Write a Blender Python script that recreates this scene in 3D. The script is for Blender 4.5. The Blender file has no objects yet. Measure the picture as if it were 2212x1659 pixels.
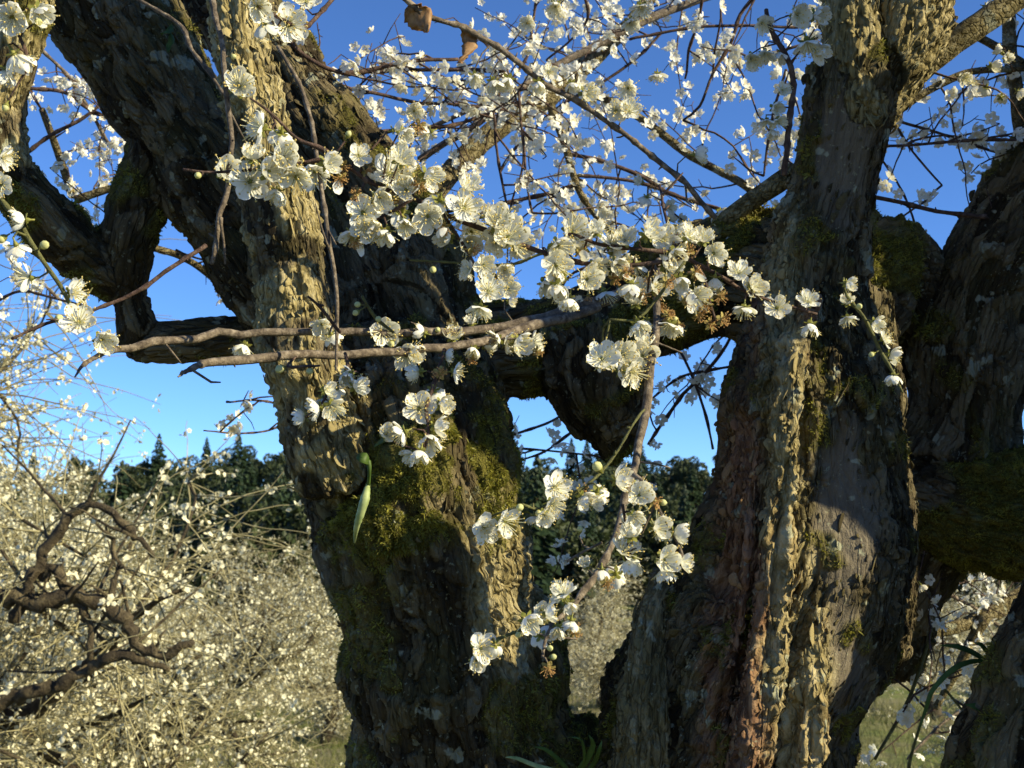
import bpy, math, random
import numpy as np
from mathutils import Vector, Matrix, Quaternion

# ------------------------------------------------------------------ camera, sky, sun, exposure
scene = bpy.context.scene
PITCH = math.radians(7.0)
F = 2670.0                      # focal length in units of a 2212 px wide frame (45 degrees)
CAM = np.array([0.0, 0.0, 1.5])
FWD = np.array([0.0, math.cos(PITCH), math.sin(PITCH)])
UP = np.array([0.0, -math.sin(PITCH), math.cos(PITCH)])
RIGHT = np.array([1.0, 0.0, 0.0])

cd = bpy.data.cameras.new('camera')
cam = bpy.data.objects.new('camera', cd)
scene.collection.objects.link(cam)
cam.location = CAM
cam.rotation_euler = (math.pi / 2 + PITCH, 0, 0)
cd.sensor_width = 36.0
cd.lens = 36.0 * F / 2212.0
cd.clip_start = 0.05
cd.clip_end = 2000
cd.dof.use_dof = True
cd.dof.focus_distance = 1.3
cd.dof.aperture_fstop = cd.lens / 2.2     # 2.2 mm opening
scene.camera = cam

SUN_AZ = 69.0                   # degrees to the right of straight behind the camera
SUN_EL = 27.0
a_, e_ = math.radians(SUN_AZ), math.radians(SUN_EL)
SUN = np.array([math.sin(a_) * math.cos(e_), -math.cos(a_) * math.cos(e_), math.sin(e_)])

world = bpy.data.worlds.new('World')
scene.world = world
world.use_nodes = True
wn = world.node_tree
sky = wn.nodes.new('ShaderNodeTexSky')
sky.sky_type = 'NISHITA'
sky.sun_disc = False
sky.sun_elevation = e_
sky.sun_rotation = math.radians(180 - SUN_AZ)
sky.air_density = 0.62
sky.dust_density = 0.0
sky.ozone_density = 9.0
wn.nodes['Background'].inputs['Strength'].default_value = 0.12
wn.links.new(sky.outputs[0], wn.nodes['Background'].inputs['Color'])

sl = bpy.data.lights.new('sun', 'SUN')
sl.energy = 5.0
sl.angle = math.radians(0.5)
sl.color = (1.0, 0.88, 0.56)
sun = bpy.data.objects.new('sun', sl)
scene.collection.objects.link(sun)
sun.rotation_euler = Vector(SUN).to_track_quat('Z', 'Y').to_euler()
sun.location = (4, -4, 8)

scene.view_settings.view_transform = 'Standard'
scene.view_settings.look = 'None'
scene.view_settings.exposure = 0.88
scene.view_settings.gamma = 1.0
scene.view_settings.use_curve_mapping = False
scene.render.engine = 'CYCLES'
scene.cycles.use_denoising = True
scene.cycles.max_bounces = 4
scene.cycles.diffuse_bounces = 3
scene.cycles.transmission_bounces = 3
scene.cycles.transparent_max_bounces = 4

rng = np.random.default_rng(7)
random.seed(7)
COL = scene.collection


def P(x, y, d):
    return CAM + d * (FWD + (x - 1106.0) / F * RIGHT + (829.5 - y) / F * UP)


def PIX(p):
    q = p - CAM
    d = q @ FWD
    return 1106.0 + F * (q @ RIGHT) / d, 829.5 - F * (q @ UP) / d, d


# ------------------------------------------------------------------ noise in numpy
def _hash(ix, iy, iz, seed):
    h = (ix.astype(np.uint32) * np.uint32(374761393) + iy.astype(np.uint32) * np.uint32(668265263)
         + iz.astype(np.uint32) * np.uint32(2147483647) + np.uint32(seed * 974711 & 0xffffffff))
    h = (h ^ (h >> np.uint32(13))) * np.uint32(1274126177)
    h = (h ^ (h >> np.uint32(16))) * np.uint32(2246822519)
    return h ^ (h >> np.uint32(15))


def vnoise(p, seed=0):
    """value noise about -1..1 at points p (N,3)"""
    p = p.astype(np.float32)
    f0 = np.floor(p)
    t = p - f0
    t = t * t * t * (t * (t * 6 - 15) + 10)
    i = f0.astype(np.int64)
    out = np.zeros(len(p), np.float32)
    for dx in (0, 1):
        wx = t[:, 0] if dx else 1 - t[:, 0]
        for dy in (0, 1):
            wy = t[:, 1] if dy else 1 - t[:, 1]
            for dz in (0, 1):
                wz = t[:, 2] if dz else 1 - t[:, 2]
                h = _hash(i[:, 0] + dx, i[:, 1] + dy, i[:, 2] + dz, seed)
                out += wx * wy * wz * (h.astype(np.float32) / 2147483648.0 - 1.0)
    return out


def fbm(p, octaves=3, seed=0):
    s = np.zeros(len(p), np.float32)
    a = 1.0
    for k in range(octaves):
        s += a * vnoise(p * (2.03 ** k) + 17.3 * k, seed + k)
        a *= 0.5
    return s


def worley(p, seed=0):
    p = p.astype(np.float32)
    i = np.floor(p).astype(np.int64)
    f1 = np.full(len(p), 9.0, np.float32)
    f2 = np.full(len(p), 9.0, np.float32)
    cid = np.zeros(len(p), np.float32)
    for dx in (-1, 0, 1):
        for dy in (-1, 0, 1):
            for dz in (-1, 0, 1):
                c = i + np.array([dx, dy, dz])
                h = _hash(c[:, 0], c[:, 1], c[:, 2], seed)
                jx = (h & np.uint32(1023)).astype(np.float32) / 1023
                jy = ((h >> np.uint32(10)) & np.uint32(1023)).astype(np.float32) / 1023
                jz = ((h >> np.uint32(20)) & np.uint32(1023)).astype(np.float32) / 1023
                d = np.sqrt((c[:, 0] + jx - p[:, 0]) ** 2 + (c[:, 1] + jy - p[:, 1]) ** 2 + (c[:, 2] + jz - p[:, 2]) ** 2)
                closer = d < f1
                f2 = np.where(closer, f1, np.minimum(f2, d))
                cid = np.where(closer, (h % np.uint32(9973)).astype(np.float32) / 9973, cid)
                f1 = np.where(closer, d, f1)
    return f1, f2, cid


def sstep(a, b, x):
    t = np.clip((x - a) / (b - a), 0, 1)
    return t * t * (3 - 2 * t)


# ------------------------------------------------------------------ mesh helpers
def mesh_np(name, V, faces, mats, smooth=True, fmat=None):
    """faces: list of (M,k) int arrays"""
    me = bpy.data.meshes.new(name)
    V = np.asarray(V, np.float32)
    me.vertices.add(len(V))
    me.vertices.foreach_set('co', V.ravel())
    faces = [np.asarray(f, np.int32) for f in faces if len(f)]
    nl = sum(f.size for f in faces)
    nf = sum(len(f) for f in faces)
    me.loops.add(nl)
    me.polygons.add(nf)
    me.loops.foreach_set('vertex_index', np.concatenate([f.ravel() for f in faces]))
    tot = np.concatenate([np.full(len(f), f.shape[1], np.int32) for f in faces])
    start = np.concatenate([[0], np.cumsum(tot)[:-1]]).astype(np.int32)
    me.polygons.foreach_set('loop_start', start)
    try:
        me.polygons.foreach_set('loop_total', tot)
    except Exception:
        pass
    me.polygons.foreach_set('use_smooth', np.full(nf, smooth, bool))
    if fmat is not None:
        me.polygons.foreach_set('material_index', np.asarray(fmat, np.int32))
    for m in (mats if isinstance(mats, (list, tuple)) else [mats]):
        me.materials.append(m)
    me.update(calc_edges=True)
    return me


def obj(name, data, parent=None, loc=None, mat=None):
    o = bpy.data.objects.new(name, data)
    COL.objects.link(o)
    if parent is not None:
        o.parent = parent
    if mat is not None:
        o.matrix_local = mat
    elif loc is not None:
        o.location = loc
    return o


def tag(o, label, cat, group=None, kind=None):
    o['label'] = label
    o['category'] = cat
    if group:
        o['group'] = group
    if kind:
        o['kind'] = kind
    return o


def resample(pts, step):
    """Catmull-Rom through rows of pts (any columns; first three are position), about `step` apart"""
    pts = np.asarray(pts, float)
    if len(pts) < 2:
        return pts
    ext = np.vstack([2 * pts[0] - pts[1], pts, 2 * pts[-1] - pts[-2]])
    out = []
    for i in range(1, len(ext) - 2):
        p0, p1, p2, p3 = ext[i - 1:i + 3]
        n = max(1, int(np.linalg.norm(p2[:3] - p1[:3]) / step))
        t = (np.arange(n) / n)[:, None]
        out.append(0.5 * (2 * p1 + (p2 - p0) * t + (2 * p0 - 5 * p1 + 4 * p2 - p3) * t ** 2 + (3 * p1 - p0 - 3 * p2 + p3) * t ** 3))
    out.append(pts[-1:])
    return np.vstack(out)


class Tubes:
    def __init__(self):
        self.V, self.Q, self.T, self.n = [], [], [], 0

    def add(self, pts, rad, sides=6, cap=True):
        pts = np.asarray(pts, float)
        rad = np.maximum(np.asarray(rad, float), 1e-4)
        N = len(pts)
        if N < 2:
            return
        tan = np.gradient(pts, axis=0)
        tan /= np.linalg.norm(tan, axis=1, keepdims=True) + 1e-12
        a = np.array([0.0, 0, 1]) if abs(tan[0, 2]) < 0.9 else np.array([1.0, 0, 0])
        n = np.cross(tan[0], a)
        n /= np.linalg.norm(n)
        U = np.empty((N, 3))
        for i in range(N):
            n = n - tan[i] * (n @ tan[i])
            n = n / (np.linalg.norm(n) + 1e-12)
            U[i] = n
        W = np.cross(tan, U)
        th = np.arange(sides) * 2 * math.pi / sides
        ring = pts[:, None] + rad[:, None, None] * (np.cos(th)[None, :, None] * U[:, None] + np.sin(th)[None, :, None] * W[:, None])
        base = self.n
        self.V.append(ring.reshape(-1, 3))
        i = np.arange(N - 1)[:, None] * sides
        j = np.arange(sides)[None]
        k = (j + 1) % sides
        self.Q.append(np.stack([base + i + j, base + i + k, base + i + sides + k, base + i + sides + j], -1).reshape(-1, 4))
        self.n += N * sides
        if cap:
            for end, r in ((0, -1), (N - 1, 1)):
                self.V.append((pts[end] + tan[end] * r * rad[end] * 0.5)[None])
                c = self.n
                self.n += 1
                o = base + end * sides
                jj = np.arange(sides)
                kk = (jj + 1) % sides
                t = np.stack([o + jj, o + kk, np.full(sides, c)], -1)
                self.T.append(t if r > 0 else t[:, ::-1])

    def mesh(self, name, mat, tan=None):
        f = []
        if self.Q:
            f.append(np.vstack(self.Q))
        if self.T:
            f.append(np.vstack(self.T))
        me = mesh_np(name, np.vstack(self.V), f, mat)
        if tan is not None:                   # bark needs its own coordinates and paleness
            at = me.attributes.new('bc', 'FLOAT_VECTOR', 'POINT')
            at.data.foreach_set('vector', np.vstack(self.V).astype(np.float32).ravel())
            for k, v in (('tan', tan), ('cell', 0.5)):
                at = me.attributes.new(k, 'FLOAT', 'POINT')
                at.data.foreach_set('value', np.full(self.n, v, np.float32))
        return me


def scatter(name, TV, faces_fm, M, mats, smooth=False):
    """copies of a template (verts TV, list of (face arrays, matindex)) under matrices M (N,3,4) as one mesh"""
    N = len(M)
    nv = len(TV)
    V = np.einsum('nij,vj->nvi', M[:, :, :3], TV) + M[:, None, :, 3]
    off = (np.arange(N) * nv)[:, None, None]
    fs, fm = [], []
    for f, mi in faces_fm:
        f = np.asarray(f)
        fs.append((f[None] + off).reshape(-1, f.shape[1]))
        fm.append(np.full(N * len(f), mi))
    return mesh_np(name, V.reshape(-1, 3), fs, mats, smooth, np.concatenate(fm))


def rand_rot(n, g):
    q = g.normal(size=(n, 4))
    q /= np.linalg.norm(q, axis=1, keepdims=True)
    w, x, y, z = q.T
    return np.stack([np.stack([1 - 2 * (y * y + z * z), 2 * (x * y - z * w), 2 * (x * z + y * w)], -1),
                     np.stack([2 * (x * y + z * w), 1 - 2 * (x * x + z * z), 2 * (y * z - x * w)], -1),
                     np.stack([2 * (x * z - y * w), 2 * (y * z + x * w), 1 - 2 * (x * x + y * y)], -1)], 1)


# ------------------------------------------------------------------ materials
def new_mat(name, rough=0.8, spec=0.3):
    m = bpy.data.materials.new(name)
    m.use_nodes = True
    nt = m.node_tree
    b = nt.nodes['Principled BSDF']
    b.inputs['Roughness'].default_value = rough
    b.inputs['Specular IOR Level'].default_value = spec
    return m, nt, b


def node(nt, t, **kw):
    n = nt.nodes.new(t)
    for k, v in kw.items():
        setattr(n, k, v)
    return n


def noise_n(nt, vec, scale, detail=4, rough=0.55):
    n = node(nt, 'ShaderNodeTexNoise')
    n.inputs['Scale'].default_value = scale
    n.inputs['Detail'].default_value = detail
    n.inputs['Roughness'].default_value = rough
    if vec is not None:
        nt.links.new(vec, n.inputs['Vector'])
    return n.outputs['Fac']


def ramp(nt, fac, stops):
    r = node(nt, 'ShaderNodeValToRGB')
    while len(r.color_ramp.elements) < len(stops):
        r.color_ramp.elements.new(0.5)
    for e, (p, c) in zip(r.color_ramp.elements, stops):
        e.position = p
        e.color = (*c, 1) if len(c) == 3 else c
    nt.links.new(fac, r.inputs['Fac'])
    return r.outputs['Color']


def mix(nt, fac, a, b):
    m = node(nt, 'ShaderNodeMix', data_type='RGBA')
    for sock, v in ((m.inputs[0], fac), (m.inputs[6], a), (m.inputs[7], b)):
        if isinstance(v, (int, float)):
            sock.default_value = v
        elif isinstance(v, tuple):
            sock.default_value = (*v, 1)
        else:
            nt.links.new(v, sock)
    return m.outputs[2]


def math_n(nt, op, a, b=None, clamp=False):
    m = node(nt, 'ShaderNodeMath', operation=op)
    m.use_clamp = clamp
    for i, v in enumerate((a, b)):
        if v is None:
            continue
        if isinstance(v, (int, float)):
            m.inputs[i].default_value = v
        else:
            nt.links.new(v, m.inputs[i])
    return m.outputs[0]


def bump(nt, b, h, strength, dist):
    n = node(nt, 'ShaderNodeBump')
    n.inputs['Strength'].default_value = strength
    n.inputs['Distance'].default_value = dist
    nt.links.new(h, n.inputs['Height'])
    nt.links.new(n.outputs[0], b.inputs['Normal'])


def g_thr(nt, fac, lo, hi):
    m = node(nt, 'ShaderNodeMapRange')
    m.inputs['From Min'].default_value = lo
    m.inputs['From Max'].default_value = hi
    nt.links.new(fac, m.inputs['Value'])
    return m.outputs[0]


def make_bark():
    m, nt, b = new_mat('bark', 0.9, 0.15)
    geo = node(nt, 'ShaderNodeNewGeometry').outputs['Position']

    def attr(n):
        a = node(nt, 'ShaderNodeAttribute')
        a.attribute_name = n
        return a.outputs['Fac']
    n1 = noise_n(nt, geo, 9, 5, 0.6)
    av = node(nt, 'ShaderNodeAttribute')
    av.attribute_name = 'bc'
    bc = av.outputs['Vector']
    n2 = noise_n(nt, bc, 75, 7, 0.7)
    n3 = noise_n(nt, geo, 330, 4, 0.65)
    vo = node(nt, 'ShaderNodeTexVoronoi', feature='DISTANCE_TO_EDGE')
    vo.inputs['Scale'].default_value = 85
    wp = node(nt, 'ShaderNodeVectorMath', operation='MULTIPLY_ADD')
    nc = node(nt, 'ShaderNodeTexNoise')
    nc.inputs['Scale'].default_value = 60
    nc.inputs['Detail'].default_value = 3
    nt.links.new(bc, nc.inputs['Vector'])
    nt.links.new(nc.outputs['Color'], wp.inputs[0])
    wp.inputs[1].default_value = (0.02, 0.02, 0.02)
    nt.links.new(bc, wp.inputs[2])
    nt.links.new(wp.outputs[0], vo.inputs['Vector'])
    crack = g_thr(nt, vo.outputs['Distance'], 0.0, 0.16)
    cell = attr('cell')
    k = math_n(nt, 'ADD', math_n(nt, 'MULTIPLY', n2, 0.6), math_n(nt, 'MULTIPLY', cell, 0.4))
    c = ramp(nt, k, [(0.32, (0.026, 0.019, 0.010)), (0.47, (0.070, 0.053, 0.029)), (0.66, (0.175, 0.140, 0.082))])
    c = mix(nt, math_n(nt, 'MULTIPLY', g_thr(nt, n1, 0.5, 0.68), 0.45), c, (0.105, 0.092, 0.030))     # green algae film
    # dead inner wood, reddish
    dw = ramp(nt, n2, [(0.32, (0.09, 0.040, 0.022)), (0.5, (0.24, 0.125, 0.070)), (0.7, (0.42, 0.27, 0.17))])
    c = mix(nt, attr('dead'), c, dw)
    # smooth young grey bark
    sb = ramp(nt, n2, [(0.3, (0.085, 0.070, 0.052)), (0.7, (0.17, 0.145, 0.11))])
    c = mix(nt, attr('smooth'), c, sb)
    # sunlit bark put into the colour as paler tan; also the pale wood
    tn = ramp(nt, n2, [(0.35, (0.075, 0.058, 0.025)), (0.48, (0.29, 0.235, 0.105)), (0.62, (0.56, 0.48, 0.28))])
    c = mix(nt, attr('tan'), c, tn)
    # crustose lichen
    n4 = noise_n(nt, geo, 26, 3, 0.5)
    c = mix(nt, math_n(nt, 'MULTIPLY', g_thr(nt, n4, 0.635, 0.66), 0.75), c, (0.33, 0.34, 0.25))
    n5 = noise_n(nt, geo, 120, 4, 0.6)
    c = mix(nt, math_n(nt, 'MULTIPLY', g_thr(nt, n5, 0.635, 0.66), 0.6), c, (0.30, 0.30, 0.20))
    ms = ramp(nt, n3, [(0.35, (0.055, 0.05, 0.010)), (0.55, (0.13, 0.12, 0.020)), (0.75, (0.24, 0.22, 0.04))])
    c = mix(nt, math_n(nt, 'MULTIPLY', attr('moss'), 0.85), c, ms)
    nt.links.new(c, b.inputs['Base Color'])
    rough = math_n(nt, 'SUBTRACT', 1.0, math_n(nt, 'MULTIPLY', attr('smooth'), 0.8))
    h = math_n(nt, 'ADD', math_n(nt, 'MULTIPLY', n2, 1.6), math_n(nt, 'MULTIPLY', crack, 0.85))
    h = math_n(nt, 'ADD', math_n(nt, 'MULTIPLY', h, rough), math_n(nt, 'MULTIPLY', n3, 0.30))
    bump(nt, b, h, 1.0, 0.0075)
    return m


def make_wood(name, stops, scale=120, bumpd=0.0022):
    m, nt, b = new_mat(name, 0.75, 0.25)
    geo = node(nt, 'ShaderNodeNewGeometry').outputs['Position']
    n = noise_n(nt, geo, scale, 4, 0.6)
    nt.links.new(ramp(nt, n, stops), b.inputs['Base Color'])
    bump(nt, b, noise_n(nt, geo, scale * 3, 5, 0.65), 1.0, bumpd)
    return m


def make_petal(name, col, tcol, trans=0.35, var=0.06):
    m, nt, b = new_mat(name, 0.6, 0.2)
    geo = node(nt, 'ShaderNodeNewGeometry').outputs['Position']
    n = noise_n(nt, geo, 400, 2)
    c = mix(nt, n, tuple(x * (1 - var) for x in col), tuple(min(0.9, x * (1 + var)) for x in col))
    oi = node(nt, 'ShaderNodeObjectInfo').outputs['Random']
    c = mix(nt, math_n(nt, 'MULTIPLY', g_thr(nt, oi, 0.6, 1.0), 0.30), c, tuple(x * k for x, k in zip(col, (0.92, 0.80, 0.62))))
    nt.links.new(c, b.inputs['Base Color'])
    t = node(nt, 'ShaderNodeBsdfTranslucent')
    t.inputs['Color'].default_value = (*tcol, 1)
    mx = node(nt, 'ShaderNodeMixShader')
    mx.inputs[0].default_value = trans
    nt.links.new(b.outputs[0], mx.inputs[1])
    nt.links.new(t.outputs[0], mx.inputs[2])
    nt.links.new(mx.outputs[0], nt.nodes['Material Output'].inputs['Surface'])
    return m


def make_leaf(name, c0, c1, trans=0.3, scale=60):
    m, nt, b = new_mat(name, 0.55, 0.35)
    geo = node(nt, 'ShaderNodeNewGeometry').outputs['Position']
    n = noise_n(nt, geo, scale, 3)
    c = ramp(nt, n, [(0.3, c0), (0.7, c1)])
    nt.links.new(c, b.inputs['Base Color'])
    t = node(nt, 'ShaderNodeBsdfTranslucent')
    nt.links.new(c, t.inputs['Color'])
    mx = node(nt, 'ShaderNodeMixShader')
    mx.inputs[0].default_value = trans
    nt.links.new(b.outputs[0], mx.inputs[1])
    nt.links.new(t.outputs[0], mx.inputs[2])
    nt.links.new(mx.outputs[0], nt.nodes['Material Output'].inputs['Surface'])
    return m


M_BARK = make_bark()
M_GREY = make_wood('twig_grey', [(0.35, (0.06, 0.045, 0.034)), (0.52, (0.14, 0.11, 0.082)), (0.72, (0.30, 0.25, 0.195))])
M_RED = make_wood('twig_red', [(0.35, (0.035, 0.022, 0.018)), (0.55, (0.085, 0.05, 0.038)), (0.75, (0.20, 0.145, 0.11))])
M_GREEN = make_wood('twig_green', [(0.3, (0.06, 0.06, 0.02)), (0.7, (0.15, 0.15, 0.055))])
M_TWIGBG = make_wood('twig_far', [(0.3, (0.14, 0.125, 0.065)), (0.7, (0.38, 0.34, 0.19))], 8)
M_PETAL = make_petal('petal', (0.86, 0.855, 0.80), (0.88, 0.87, 0.72), 0.33)
M_PETAL_FAR = make_petal('petal_far', (0.80, 0.77, 0.58), (0.78, 0.74, 0.48), 0.35, 0.12)
M_FIL = make_petal('filament', (0.86, 0.83, 0.62), (0.8, 0.78, 0.5), 0.3)
M_ANTH = make_wood('anther', [(0.3, (0.70, 0.50, 0.12)), (0.7, (0.85, 0.70, 0.28))], 500)
M_CALYX = make_leaf('calyx', (0.16, 0.17, 0.03), (0.34, 0.33, 0.08), 0.3, 300)
M_CALYXRED = make_wood('calyx_red', [(0.3, (0.22, 0.17, 0.05)), (0.7, (0.44, 0.36, 0.12))], 300)
M_WITHER = make_wood('withered', [(0.3, (0.42, 0.20, 0.06)), (0.7, (0.68, 0.44, 0.18))], 400)
M_BUD = make_petal('bud', (0.62, 0.62, 0.30), (0.6, 0.6, 0.3), 0.3)
M_MOSS = make_leaf('moss', (0.085, 0.085, 0.012), (0.34, 0.32, 0.05), 0.35, 38)
M_DRY = make_leaf('dry_leaf', (0.22, 0.11, 0.045), (0.46, 0.28, 0.13), 0.3, 90)
M_LEAF = make_leaf('leaf', (0.045, 0.085, 0.015), (0.10, 0.17, 0.03), 0.35, 40)
M_POD = make_leaf('pod', (0.20, 0.27, 0.09), (0.46, 0.52, 0.25), 0.2, 60)

# ------------------------------------------------------------------ the setting: terrain
def terrain_h(x, y):
    """valley in front of the camera, wooded hill behind it"""
    y = np.asarray(y, float)
    x = np.asarray(x, float)
    h = -0.085 * np.clip(y - 2.0, 0, 28) - 0.02 * np.clip(y - 30, 0, 40)
    h = h + 10.0 * sstep(60, 190, y + 0.12 * x) + 0.0 * x
    h = h + 0.25 * np.sin(x * 0.21 + 1.3) * sstep(3, 12, np.abs(y)) + 0.2 * np.sin(y * 0.33 + x * 0.1) * sstep(4, 14, np.abs(y))
    h = h + 0.04 * np.clip(-x - 2, 0, 30) * sstep(3, 20, y)
    return h


def build_terrain():
    r = np.concatenate([np.linspace(0, 30, 70), np.geomspace(31, 900, 60)])
    th = np.linspace(0, 2 * math.pi, 181)[:-1]
    R, T = np.meshgrid(r[1:], th, indexing='ij')
    X, Y = R * np.cos(T), R * np.sin(T)
    Z = terrain_h(X, Y)
    Z += 0.05 * vnoise(np.stack([X * 1.2, Y * 1.2, X * 0], -1).reshape(-1, 3), 5).reshape(Z.shape) * (R < 60)
    V = np.vstack([[[0, 0, float(terrain_h(0, 0))]], np.stack([X, Y, Z], -1).reshape(-1, 3)])
    nr, nt_ = len(r) - 1, len(th)
    i = np.arange(nr - 1)[:, None] * nt_ + 1
    j = np.arange(nt_)[None]
    k = (j + 1) % nt_
    Q = np.stack([i + j, i + nt_ + j, i + nt_ + k, i + k], -1).reshape(-1, 4)
    jj = np.arange(nt_)
    T3 = np.stack([np.zeros(nt_, int), 1 + jj, 1 + (jj + 1) % nt_], -1)
    m, nt, b = new_mat('ground', 0.95, 0.1)
    geo = node(nt, 'ShaderNodeNewGeometry').outputs['Position']
    n1 = noise_n(nt, geo, 0.35, 5, 0.6)
    n2 = noise_n(nt, geo, 6, 6, 0.7)
    dry = ramp(nt, n2, [(0.3, (0.12, 0.105, 0.055)), (0.7, (0.28, 0.25, 0.145))])
    grn = ramp(nt, n2, [(0.3, (0.055, 0.075, 0.018)), (0.7, (0.17, 0.20, 0.055))])
    nt.links.new(mix(nt, g_thr(nt, n1, 0.40, 0.56), grn, dry), b.inputs['Base Color'])
    bump(nt, b, n2, 0.8, 0.08)
    o = obj('hillside_ground', mesh_np('hillside_ground', V, [Q, T3], m))
    o['kind'] = 'structure'
    o['label'] = 'sloping orchard ground of dry and green grass'


build_terrain()

# ------------------------------------------------------------------ the old plum tree: woody body
tree = obj('plum_tree', None, loc=tuple(P(1280, 1659, 1.7)[:2]) + (0.0,))
tag(tree, 'old gnarled plum tree with mossy forked trunks and white blossoms on its twigs', 'tree')
TO = np.array(tree.location)
TREE_INV = Matrix.Translation(-Vector(TO))

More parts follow.
